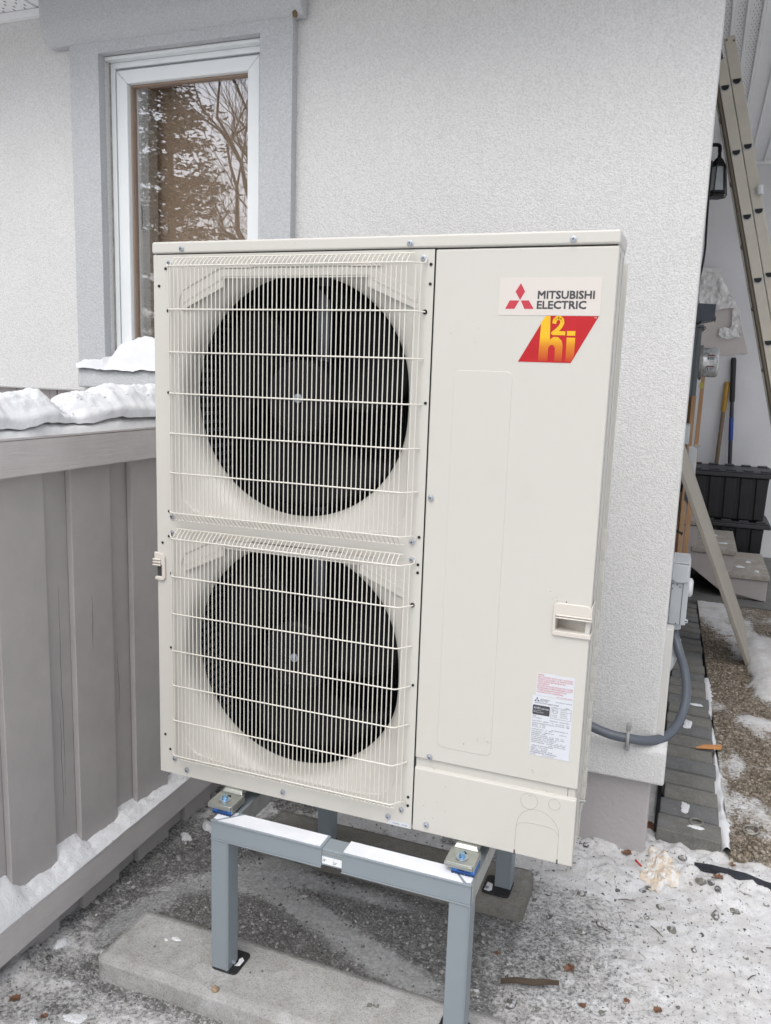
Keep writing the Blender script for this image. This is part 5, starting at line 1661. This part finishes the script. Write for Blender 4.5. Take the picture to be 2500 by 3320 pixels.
# lumber below the meter base
lu = thing('lumber_post', (1.19, 3.9, .08), 'pale new lumber post standing under the meter base, nearest the wall', 'lumber', 'lumber posts')
g = G(); g.box(1.158, 1.175, 3.98, 4.05, .0815, 1.45); g.obj('stud', M['lumber'], lu, bevel=.002)
g = G(); g.box(1.1755, 1.203, 3.92, 3.99, .0815, 1.452); g.obj('stud', M['lumber'], lu, bevel=.002)
lu2 = thing('lumber_post', (1.23, 4.0, .08), 'knotty new lumber post with yellow tape at its top under the meter', 'lumber', 'lumber posts')
g = G(); g.hexa([(1.205, 4.0, .0815), (1.240, 4.0, .0815), (1.240, 4.07, .0815), (1.205, 4.07, .0815), (1.222, 4.0, 1.64), (1.245, 4.0, 1.64), (1.245, 4.07, 1.64), (1.222, 4.07, 1.64)]); g.obj('stud', M['lumber'], lu2, bevel=.002)
g = G(); g.hexa([(1.213, 3.996, 1.50), (1.242, 3.996, 1.495), (1.242, 4.0, 1.495), (1.213, 4.0, 1.50), (1.216, 3.996, 1.535), (1.240, 3.996, 1.53), (1.240, 4.0, 1.53), (1.216, 4.0, 1.535)]); g.obj('tape', plain('yellow_tape', (.55, .48, .12), .5), lu2)

# lantern and its cable
ln = thing('wall_lantern', (1.2, 3.3, 2.53), 'black metal wall lantern with seeded glass behind the ladder top', 'lantern')
ly = 3.25; lcx = 1.205
def frus(z0, r0, z1, r1, n=6, off=.3):
    a = [off + 2 * math.pi * k / n for k in range(n)]
    return [(lcx + r0 * math.cos(t), ly + r0 * math.sin(t), z0) for t in a], [(lcx + r1 * math.cos(t), ly + r1 * math.sin(t), z1) for t in a]
def frustum(name, z0, r0, z1, r1, mat, n=6):
    a, b = frus(z0, r0, z1, r1, n); g = G()
    g.add(a + b, [tuple(range(n))[::-1], tuple(range(n, 2 * n))] + [(i, (i + 1) % n, n + (i + 1) % n, n + i) for i in range(n)])
    return g.obj(name, mat, ln, bevel=.002)
frustum('base_ring', 2.505, .052, 2.518, .056, M['lantern']); frustum('base_ring', 2.527, .054, 2.537, .057, M['lantern'])
frustum('glass', 2.5375, .050, 2.665, .034, M['lampglass'])
a, b = frus(2.518, .055, 2.672, .037)
for p, q in zip(a, b):
    g = G(); g.tube([p, q], .0038, 6); g.obj('glazing_bar', M['lantern'], ln)
frustum('roof', 2.668, .044, 2.705, .018, M['lantern']); frustum('roof_rim', 2.660, .048, 2.668, .046, M['lantern'])
frustum('finial', 2.705, .012, 2.735, .008, M['lantern'])
g = G(); g.tube(smooth_path([(1.14, 3.25, 2.765), (1.17, 3.25, 2.775), (1.20, 3.25, 2.768), (1.205, 3.25, 2.735)], 6), .010, 8); g.obj('arm', M['lantern'], ln, smooth=60)
g = G(); g.box(1.14, 1.152, 3.2, 3.3, 2.62, 2.82); g.obj('backplate', M['lantern'], ln, bevel=.004)
cb = thing('black_cable', (1.165, 3.2, 2.0), 'black cable hanging down the side wall from the lantern', 'cable')
g = G(); g.tube(smooth_path([(1.170, 3.1, 2.66), (1.172, 3.1, 2.45), (1.176, 3.1, 2.30), (1.178, 3.1, 2.22), (1.172, 3.1, 2.13), (1.160, 3.1, 2.04), (1.150, 3.12, 1.95)], 8), .0058, 7); g.obj('cord', M['blackcable'], cb, smooth=60)

# torn building paper on the far wall
tp = thing('torn_paper', (1.35, 5.88, 1.77), 'torn white building paper over tan sheathing on the far porch wall', 'paper')
g = G(); g.prism([(1.142, 1.763), (1.30, 1.757), (1.40, 1.768), (1.43, 1.762), (1.50, 1.785), (1.545, 1.778), (1.569, 1.785), (1.54, 1.875), (1.48, 2.05), (1.43, 2.19), (1.36, 2.30), (1.142, 2.33)], 'Y', 5.889, 5.8985); g.obj('sheathing', M['tanboard'], tp)
def crumple(outline, y, name, amp=.03, seed=1):
    bm = bmesh.new()
    vs = [bm.verts.new((x, y, z)) for x, z in outline]
    bm.faces.new(vs)
    bmesh.ops.triangulate(bm, faces=bm.faces[:])
    for _ in range(4):
        bmesh.ops.subdivide_edges(bm, edges=[e for e in bm.edges if e.calc_length() > .03], cuts=1)
        bmesh.ops.triangulate(bm, faces=bm.faces[:])
    for v in bm.verts:
        x, z = v.co.x, v.co.z
        v.co.y -= .012 + amp * abs(float(fbm(x * 16 + seed, z * 16, seed, 3))) * 1.6
    me = bpy.data.meshes.new(name); bm.to_mesh(me); bm.free()
    for p in me.polygons: p.use_smooth = False
    return me
m1 = crumple([(1.142, 2.46), (1.17, 2.462), (1.25, 2.44), (1.29, 2.425), (1.30, 2.40), (1.325, 2.385), (1.33, 2.35), (1.348, 2.335), (1.36, 2.30), (1.425, 2.20), (1.425, 2.15), (1.33, 2.14), (1.30, 2.13), (1.20, 2.10), (1.142, 2.09)], 5.885, 'sheet', .035, 2)
link('sheet', m1, M['paper'], tp)
m2 = crumple([(1.42, 2.215), (1.44, 2.19), (1.447, 2.16), (1.475, 2.13), (1.482, 2.05), (1.470, 1.99), (1.50, 1.915), (1.46, 1.912), (1.41, 1.895), (1.36, 1.905), (1.325, 1.93), (1.33, 1.985), (1.37, 1.995), (1.40, 1.985), (1.422, 2.0), (1.425, 2.06), (1.415, 2.12)], 5.882, 'sheet', .03, 5)
link('sheet', m2, M['paper'], tp)
m3 = crumple([(1.142, 2.45), (1.142, 2.478), (1.25, 2.468), (1.30, 2.475), (1.305, 2.44), (1.26, 2.43)], 5.87, 'sheet', .02, 8)
link('sheet', m3, M['paper'], tp)

# ladder leaning against the side wall: two sections side by side
ld = thing('ladder', (1.45, 2.85, .0), 'weathered extension ladder leaning on the house side wall, its rung ends showing', 'ladder')
LY = 2.80
k = (LY + 1.653) / (2.1 + 1.653)
def lp(x, z): return (1.2139 + (x - 1.2139) * k, 1.5317 + (z - 1.5317) * k)      # measured on y = 2.1, carried to y = 2.8
T0 = lp(1.198, 2.811); T1 = lp(1.464, 1.79)
dirv = Vector((T1[0] - T0[0], 0, T1[1] - T0[1])).normalized()
nrm = Vector((-dirv.z, 0, dirv.x))                                             # to the right of the rail
top = Vector((T0[0], LY, T0[1]))
L = (top.z - .06) / -dirv.z
def rail(off0, off1, s0, y0, y1, name, mat):
    a = top + dirv * s0; b = top + dirv * L
    P = [a + nrm * off0, a + nrm * off1, b + nrm * off1, b + nrm * off0]
    g = G(); g.prism([(p.x, p.z) for p in P], 'Y', y0, y1)
    return g.obj(name, mat, ld, bevel=.004)
rail(.0015, .0515, -.088, LY, LY + .030, 'rail', M['ladder'])
rail(-.051, -.0015, .0, LY - .001, LY + .030, 'rail', M['ladder'])
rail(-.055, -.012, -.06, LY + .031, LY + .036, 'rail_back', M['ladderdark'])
rail(.0, .05, -.08, LY + .42, LY + .45, 'rail', M['ladder'])
rail(-.052, -.002, .0, LY + .40, LY + .43, 'rail', M['ladder'])
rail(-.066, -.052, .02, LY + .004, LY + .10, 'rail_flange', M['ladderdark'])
spacing = .3053
for i in range(10):
    s = .128 + i * spacing
    for off, ds_ in ((-.027, .0), (.0265, -.012)):
        c = top + dirv * (s + ds_ * 1.0) + nrm * off
        def dee(r):
            q = []
            for t in range(15):
                a = math.pi * t / 14
                q.append((c.x + math.cos(a) * r * 1.05, c.z - math.sin(a) * r * 1.0))
            q.append((c.x - r * 1.0, c.z + r * .28)); q.append((c.x + r * 1.0, c.z + r * .42))
            return q
        g = G(); g.prism(dee(.0215), 'Y', LY - .0035, LY); g.obj('rung_collar', M['dull'], ld, bevel=.001)
        g = G(); g.prism(dee(.0165), 'Y', LY - .0040, LY - .0036); g.obj('rung_end', M['black'], ld)
    for off, ya, yb in ((.0265, LY + .031, LY + .42), (-.027, LY + .037, LY + .40)):
        c = top + dirv * s + nrm * off
        g = G(); g.cyl((c.x, ya, c.z), (c.x, yb, c.z), .0165, 10); g.obj('rung', M['dull'], ld)
    c = top + dirv * (s + .13) - nrm * .059
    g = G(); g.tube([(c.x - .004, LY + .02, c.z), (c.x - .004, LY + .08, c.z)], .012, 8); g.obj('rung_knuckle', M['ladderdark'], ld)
for q in ((.012, -.075), (.042, -.062)):
    c = top + dirv * q[1] + nrm * q[0]
    g = G(); g.cyl((c.x, LY - .002, c.z), (c.x, LY, c.z), .005, 10); g.obj('rivet', M['ladderdark'], ld)
g = G(); c = top + dirv * .64 + nrm * .044; g.tube([(c.x, LY - .02, c.z + .02), (c.x + .003, LY - .02, c.z - .02)], .014, 10); g.obj('taped_hook', M['vinylgrey'], ld, smooth=60)

# plank leaning against the corner
pl = thing('leaning_plank', (1.58, 2.85, .07), 'long weathered plank leaning from the snowy path up to the wall', 'plank')
a0 = Vector((1.595, 2.86, .072)); a1 = Vector((1.150, 2.30, 1.20))
dv = (a1 - a0).normalized()
wv = Vector((-.02, .93, .36)); wv = (wv - dv * wv.dot(dv)).normalized()
nv = dv.cross(wv)
hw = .15
def pk(s, w, t): return a0 + dv * s + wv * w + nv * t
Lp = (a1 - a0).length
g = G(); g.hexa([pk(0, 0, 0), pk(.02, 2 * hw, 0), pk(.02, 2 * hw, .02), pk(0, 0, .02), pk(Lp, 0, 0), pk(Lp, 2 * hw, 0), pk(Lp, 2 * hw, .02), pk(Lp, 0, .02)])
plk = g.obj('board', M['plank'], pl, bevel=.003)

# stairs up to the side door
sr = thing('porch_stairs', (1.5, 4.6, .08), 'small mauve painted wooden stair with pale concrete treads by the side door', 'stairs')
ST = [(1.53, 1.775, .262), (1.285, 1.556, .418), (1.14, 1.300, .602)]
for i, (x0, x1, z) in enumerate(ST):
    g = G(); g.box(x0 - .02, x1, 4.27, 5.06, z - .036, z); g.obj('tread', M['tread'], sr, bevel=.005)
    g = G(); g.box(x0 + .0, x1 - .014, 4.32, 5.0, .0815 if i == 0 else ST[i - 1][2] + .001, z - .037); g.obj('riser_box', M['siding'], sr, bevel=.002)
g = G(); g.prism([(1.765, .0815), (1.47, .13), (1.192, .33), (1.142, .34), (1.142, .56), (1.29, .56), (1.29, .378), (1.53, .378), (1.53, .224), (1.765, .224)], 'Y', 4.285, 4.318); g.obj('stringer', M['siding'], sr, bevel=.002)
for k, (x, y, zz, a, b) in enumerate([(1.47, 4.5, .4185, .03, .02), (1.42, 4.8, .4185, .02, .02), (1.60, 4.5, .2625, .03, .025), (1.70, 4.4, .2625, .015, .03), (1.66, 4.7, .2625, .02, .03)]):
    o = bpy.data.objects.new('snow_patch', patch_mesh(a, b, .005, 60 + k)); o.data.materials.append(M['snow']); COL.objects.link(o); o.parent = sr
    o.location = Vector((x, y, zz)) - wloc(sr)

# storage bins, one stacked on the other
def tote(z0, label, top_lid):
    t = thing('storage_bin', (1.55, 5.5, z0), label, 'bin', 'black storage bins by the steps')
    x0, x1, y0, y1 = 1.20, 1.80, 5.22, 5.70
    h = .385
    g = G(); g.hexa([(x0 + .05, y0 + .04, z0), (x1 - .05, y0 + .04, z0), (x1 - .05, y1 - .04, z0), (x0 + .05, y1 - .04, z0), (x0 + .012, y0 + .015, z0 + h - .04), (x1 - .012, y0 + .015, z0 + h - .04), (x1 - .012, y1 - .015, z0 + h - .04), (x0 + .012, y1 - .015, z0 + h - .04)])
    g.obj('tub', M['bin'], t, bevel=.015, seg=3)
    for k in range(5):
        xa = x0 + .045 + k * .112
        g = G(); g.hexa([(xa + .006, y0 + .02, z0 + .012), (xa + .080, y0 + .02, z0 + .012), (xa + .080, y0 + .06, z0 + .012), (xa + .006, y0 + .06, z0 + .012), (xa, y0 - .004, z0 + h - .045), (xa + .088, y0 - .004, z0 + h - .045), (xa + .088, y0 + .06, z0 + h - .045), (xa, y0 + .06, z0 + h - .045)])
        g.obj('rib', M['bin'], t, bevel=.008, seg=3)
    g = G(); g.box(x0 - .02, x1 + .03, y0 - .03, y1 + .03, z0 + h - .04, z0 + h - .008); g.obj('rim', M['binlid'], t, bevel=.006)
    g = G(); g.box(x0 - .005, x1 + .015, y0 - .015, y1 + .015, z0 + h - .008, z0 + h + .004); g.obj('lid', M['binlid'], t, bevel=.004)
    for k in range(5):
        xa = x0 + .02 + k * .125
        for yy_ in (y0 + .0, y1 - .075):
            g = G(); g.box(xa, xa + .075, yy_, yy_ + .07, z0 + h + .002, z0 + h + .016); g.obj('lid_boss', M['binlid'], t, bevel=.006)
    return t
tote(.0815, 'lower black storage bin, mostly hidden behind the stair treads', False)
tote(.475, 'upper black storage bin with grey lid, stacked by the steps', True)
def tool(name, pts, label, parts):
    t = thing(name, pts[0], label, 'shovel')
    P0, P1 = Vector(pts[0]), Vector(pts[1])
    for nm, a, b, r, mat in parts:
        g = G(); g.tube([P0.lerp(P1, a), P0.lerp(P1, a + (b - a) * .06), P0.lerp(P1, b - (b - a) * .06), P0.lerp(P1, b)], [r * .85, r, r, r * .85], 12); g.obj(nm, mat, t, smooth=50)
    g = G(); g.box(P0.x - .09, P0.x + .09, P0.y - .012, P0.y + .0, P0.z, P0.z + .22); g.obj('shovel_blade', M['dull'], t, bevel=.004)
tool('shovel', ((1.385, 5.77, .085), (1.432, 5.87, 1.545)), 'shovel with yellow grip and wooden shaft leaning on the far wall', [('shaft', .1, .85, .017, M['shaft']), ('grip', .83, 1.0, .021, M['yellow'])])
tool('shovel', ((1.56, 5.78, .085), (1.462, 5.87, 1.745)), 'shovel with black and blue handle leaning on the far wall', [('shaft', .1, .78, .0165, M['shaftdark']), ('sleeve', .585, .705, .0185, M['bluehandle']), ('collar', .868, .873, .0195, M['vinyl']), ('grip', .78, 1.0, .0215, M['blackrubber'])])
# low white item far right behind the bins
# ================================================================== SMALL THINGS ON THE GROUND
def leaf(loc, size, label, seed, curl=.4):
    rr = random.Random(seed)
    n = 9; bm = bmesh.new()
    L = []; Rr = []; Cc = []
    for i in range(n):
        t = i / (n - 1)
        w = size * (.42 * math.sin(math.pi * t) ** .7) * (1 + .35 * math.sin(t * 19 + rr.random() * 3)) + .0004
        z = size * curl * (.5 * math.sin(t * 3.0 + rr.random()) * .6)
        Cc.append(bm.verts.new((t * size - size / 2, rr.uniform(-.05, .05) * size, z * .5)))
        L.append(bm.verts.new((t * size - size / 2, w, z + size * rr.uniform(.05, .4) * curl)))
        Rr.append(bm.verts.new((t * size - size / 2, -w, z + size * rr.uniform(.0, .5) * curl)))
    for i in range(n - 1):
        bm.faces.new((L[i], L[i + 1], Cc[i + 1], Cc[i])); bm.faces.new((Cc[i], Cc[i + 1], Rr[i + 1], Rr[i]))
    me = bpy.data.meshes.new('leaf'); bm.to_mesh(me); bm.free()
    o = bpy.data.objects.new('dead_leaf', me); me.materials.append(M['leaf']); COL.objects.link(o)
    s = o.modifiers.new('Solidify', 'SOLIDIFY'); s.thickness = .0006
    zmin = min(v.co.z for v in me.vertices)
    o.location = (loc[0], loc[1], loc[2] - zmin - .002)
    o.rotation_euler = (0, 0, rr.uniform(0, 6.3))
    tag(o, label, 'leaf', 'dead leaves on the ground')
def gz(x, y): return float(ground_z(x, y))
for k, (x, y, s, lab) in enumerate([
        (1.034, .324, .038, 'curled rust brown leaf on open snow right of the front stand leg'),
        (1.183, .268, .022, 'small rust leaf near the bottom edge, right of the dark bark strip'),
        (1.256, .263, .030, 'pale orange leaf scrap half sunk in snow at bottom right'),
        (1.082, .212, .026, 'faded orange leaf flake below the bark strip'),
        (1.130, .905, .040, 'large brown leaf against the foot of the mauve foundation'),
        (1.403, .850, .040, 'brown leaf lying over stones by the black edging strip'),
        (.842, .315, .022, 'tiny red-brown leaf beside the rear concrete block'),
        (-.205, -.310, .036, 'twisted brown leaf at the lower left under the fence'),
        (-.098, -.330, .022, 'crumpled brown leaf at the bottom left on dirty snow'),
        (1.45, .955, .026, 'reddish leaf bits at the corner of the last paver')]):
    leaf((x, y, gz(x, y) + .001), s * .8, lab, 500 + k)
for k, (x, y, s, lab) in enumerate([(1.640, 2.86, .07, 'brown leaves caught at the foot of the leaning plank')]):
    leaf((x, y, .085), s, lab, 520 + k)
leaf((1.195, 1.10, .02), .06, 'rust leaf down in the dark gap beside the pavers', 530)
# bark strip
bk = G(); pts = smooth_path([(.878, .197, .014), (.915, .208, .021), (.955, .220, .019), (.985, .233, .020), (1.018, .246, .016)], 6)
n = len(pts); vs = []
for i, p in enumerate(pts):
    t = i / (n - 1); w = .0015 + .0055 * math.sin(math.pi * min(1, t * 1.1)) ** .6
    d = Vector((.95, .33, 0)).normalized(); s = Vector((-d.y, d.x, 0))
    vs += [p + s * w + Vector((0, 0, .006)), p + Vector((0, 0, .010)), p - s * w, p - s * w * .8 - Vector((0, 0, .004)), p + s * w * .9]
fs = []
for i in range(n - 1):
    for k in range(5):
        a = i * 5 + k; b = i * 5 + (k + 1) % 5; fs.append((a, b, b + 5, a + 5))
fs += [(0, 1, 2, 3, 4), tuple(range((n - 1) * 5, n * 5))]
bk.add(vs, fs); o = bk.obj('bark_strip', M['bark'], smooth=40); o.location.z += .0
tag(o, 'long dark curved strip of bark on gritty snow', 'bark')
# rag
nu, nvv = 150, 70
A = np.linspace(0, 2 * np.pi, nu); Rr = np.linspace(0, 1, nvv)
AA, RR = np.meshgrid(A, Rr)
# make the seam close
per = lambda f, s, amp: sum(amp / (i + 1) * np.cos(AA * f * (i + 1) + s * (i + 1) * 1.7) for i in range(3))
rad = .050 * (1 + .20 * np.cos(AA * 3 + .6) + .13 * np.cos(AA * 5 + 2.0) + .08 * np.cos(AA * 9) + .05 * np.cos(AA * 17 + 1))
X = 1.222 + RR * rad * np.cos(AA) + .012 * RR
Y = .845 + RR * rad * np.sin(AA) * 1.6
wx = X + .02 * fbm(X * 25, Y * 25, 81); wy = Y + .02 * fbm(X * 25 + 9, Y * 25, 83)
ridge = 1 - np.abs(fbm(wx * 34 + wy * 16, wy * 20, 85, 3)) * 2.6
Z = ground_z(X, Y) + .0015 + .007 * np.clip(ridge, 0, 1) * (1 - .5 * RR) + .004 * np.cos(AA * 13 + RR * 9) * RR * (1.1 - RR) + .012 * np.exp(-((X - 1.245) / .016) ** 2 - ((Y - .905) / .02) ** 2)
Z = np.maximum(Z, ground_z(X, Y) + .0012)
rag = link('rag', grid_mesh(X, Y, Z, 'rag'), M['rag'])
s = rag.modifiers.new('Solidify', 'SOLIDIFY'); s.thickness = .002; s.offset = 1
tag(rag, 'crumpled beige cotton rag frozen into the snow by the foundation', 'rag')
g = G(); g.hexa([(1.158, .832, .048), (1.178, .812, .044), (1.183, .816, .044), (1.163, .838, .048), (1.158, .832, .052), (1.178, .812, .048), (1.183, .816, .048), (1.163, .838, .052)])
o = g.obj('plastic_scrap', M['red'], bevel=.001); tag(o, 'small red plastic scrap at the left edge of the rag', 'scrap')
# black edging
g = G(); pts = [Vector((1.335 + k * .05, .90 - .002 * k, gz(1.335 + k * .05, .90) + .0045 + .004 * math.sin(k * 1.3))) for k in range(12)]
for p, q in zip(pts[:-1], pts[1:]):
    g.hexa([(p.x, p.y - .012, p.z - .012), (q.x, q.y - .012, q.z - .012), (q.x, q.y + .012, q.z - .012), (p.x, p.y + .012, p.z - .012), (p.x, p.y - .010, p.z), (q.x, q.y - .010, q.z), (q.x, q.y + .010, q.z + .004), (p.x, p.y + .010, p.z + .004)])
o = g.obj('edging_strip', M['edging']); tag(o, 'black landscape edging strip half buried in snow at right', 'edging')
# splinter on the pavers, washers
g = G(); g.hexa([(1.332, 1.674, .0885), (1.425, 1.698, .090), (1.432, 1.728, .092), (1.36, 1.704, .0905), (1.332, 1.677, .094), (1.425, 1.698, .099), (1.430, 1.726, .101), (1.36, 1.702, .099)])
o = g.obj('wood_splinter', M['splint'], bevel=.001); tag(o, 'orange split wood splinter lying across the paver edge', 'splinter')
def washer(x, y, z, r, lab, tx, ty):
    c = [Vector((x + r * math.cos(a * math.pi / 16), y + r * math.sin(a * math.pi / 16), z + tx * r * math.cos(a * math.pi / 16) + ty * r * math.sin(a * math.pi / 16))) for a in range(33)]
    g = G(); g.tube(c, r * .17, 8, cap=False); o = g.obj('metal_ring', M['ring'], smooth=60)
    tag(o, lab, 'ring', 'metal rings on the walkway')
washer(1.336, 1.092, .083, .020, 'grey metal ring lying on the nearest paver', .05, .05)
washer(1.506, 1.125, .078, .024, 'grey metal ring on the snowy gravel path', .12, .1)
# twigs and pine needles on the snow
g = G()
for k in range(95):
    x, y = random.uniform(.86, 1.52), random.uniform(.12, .9)
    a = random.uniform(0, 6.28); l = random.uniform(.008, .03); c = random.uniform(-.5, .5)
    z = gz(x, y) + .0035
    p = [(x + l * (t - .5) * math.cos(a + c * t), y + l * (t - .5) * math.sin(a + c * t), z + .0015 * math.sin(t * 3)) for t in (0, .33, .66, 1)]
    g.tube(p, .00055, 4)
o = g.obj('pine_litter', M['bark'], recentre=False); tag(o, 'thin twigs and needles scattered over the snow', 'twigs', kind='stuff')
# splinters of tan bark among the snow
for k, (x, y, l, a) in enumerate([(1.545, .62, .04, .05), (1.48, .47, .035, .9), (1.24, .56, .05, -.8), (1.10, .52, .04, -.4), (1.15, .68, .05, .2)]):
    g = G(); z = gz(x, y) + .005
    g.tube([(x - l / 2 * math.cos(a), y - l / 2 * math.sin(a), z), (x, y + .002, z + .002), (x + l / 2 * math.cos(a), y + l / 2 * math.sin(a), z)], [.0012, .0016, .0008], 5)
    o = g.obj('twig', M['bark'], ground)

# ================================================================== TREES BEHIND THE CAMERA, seen in the window glass
def branch_tubes(g, p, d, L, r, depth, rr, spread=.5, up=.12):
    pts = [p]; q = p.copy(); dd = d.copy(); n = 4
    for i in range(n):
        dd = (dd + Vector((rr.gauss(0, .14), rr.gauss(0, .14), rr.gauss(up * .4, .10)))).normalized()
        q = q + dd * L / n; pts.append(q.copy())
    g.tube(pts, [r * (1 - .5 * i / n) for i in range(n + 1)], 5 if depth > 2 else 3, cap=False)
    if depth == 0: return
    for k in range(3):
        i = rr.choice([1, 2, 3, 4] if k else [4])
        ax = Vector((rr.gauss(0, 1), rr.gauss(0, 1), rr.gauss(0, 1))).normalized()
        nd = (dd + ax * spread + Vector((0, 0, up))).normalized()
        branch_tubes(g, pts[i], nd, L * rr.uniform(.6, .82), r * .52, depth - 1, rr, spread, up)
bt = thing('bare_tree', (-4.4, -8.4, 0), 'bare leafless tree reflected in the window glass', 'tree')
rr = random.Random(4)
g = G(); g.tube([(-4.4, -8.4, -.1), (-4.5, -8.4, 1.2), (-4.7, -8.4, 2.2)], [.20, .16, .13], 10); g.obj('trunk', M['bark2'], bt, smooth=60)
g = G()
for d, L, r in ((Vector((-.75, .1, .75)), 1.9, .075), (Vector((-.5, -.1, 1.0)), 2.1, .085), (Vector((-.95, 0, .35)), 1.7, .06), (Vector((.1, 0, 1)), 2.0, .08), (Vector((-.85, .2, .9)), 1.5, .05)):
    branch_tubes(g, Vector((-4.7, -8.4, 2.15)), d.normalized(), L, r, 5, rr, .55, .10)
for d, L, r, z in ((Vector((-1, 0, .45)), 1.6, .045, 1.5), (Vector((-1, .2, .7)), 1.7, .05, 1.8), (Vector((-1, .1, .2)), 1.5, .035, 1.2)):
    branch_tubes(g, Vector((-4.55, -8.4, z)), d.normalized(), L, r, 4, rr, .5, .08)
g.obj('branches', M['bark2'], bt)
pt = thing('pine_tree', (-7.9, -9.3, 0), 'dark pine tree reflected in the window glass', 'tree')
g = G(); g.tube([(-7.9, -9.3, -.1), (-7.85, -9.3, 3), (-7.9, -9.3, 7.6)], [.13, .09, .02], 10); g.obj('trunk', M['bark2'], pt, smooth=60)
def pine_crown():
    V = []; F = []
    rs = np.random.default_rng(5)
    for w in range(22):
        z = .7 + w * .31
        Lb = 2.5 * (1 - (z / 8.0) ** 1.3) * rs.uniform(.7, 1.12)
        for b in range(7):
            a = rs.uniform(0, 2 * np.pi); l = Lb * rs.uniform(.65, 1.1)
            nn = int(85 * l) + 8
            for k in range(nn):
                t = (k + rs.uniform()) / nn
                if t < .12: continue
                cx = -8.05 + math.cos(a) * l * t + rs.normal(0, .07 + .10 * t); cy = -9.3 + math.sin(a) * l * t + rs.normal(0, .07 + .10 * t)
                cz = z + .10 * l * t - .10 * t * t * l + rs.normal(0, .055)
                for q in range(3):
                    d = rs.normal(0, 1, 3); d[2] *= .3; d /= np.linalg.norm(d); s = rs.uniform(.06, .13)
                    e = np.cross(d, rs.normal(0, 1, 3)); e /= np.linalg.norm(e); e *= .022
                    i = len(V)
                    V += [(cx - e[0], cy - e[1], cz - e[2]), (cx + e[0], cy + e[1], cz + e[2]), (cx + d[0] * s, cy + d[1] * s, cz + d[2] * s)]
                    F.append((i, i + 1, i + 2))
    me = bpy.data.meshes.new('crown'); me.from_pydata(V, [], F); me.update()
    return me
link('crown', pine_crown(), M['needles'], pt)
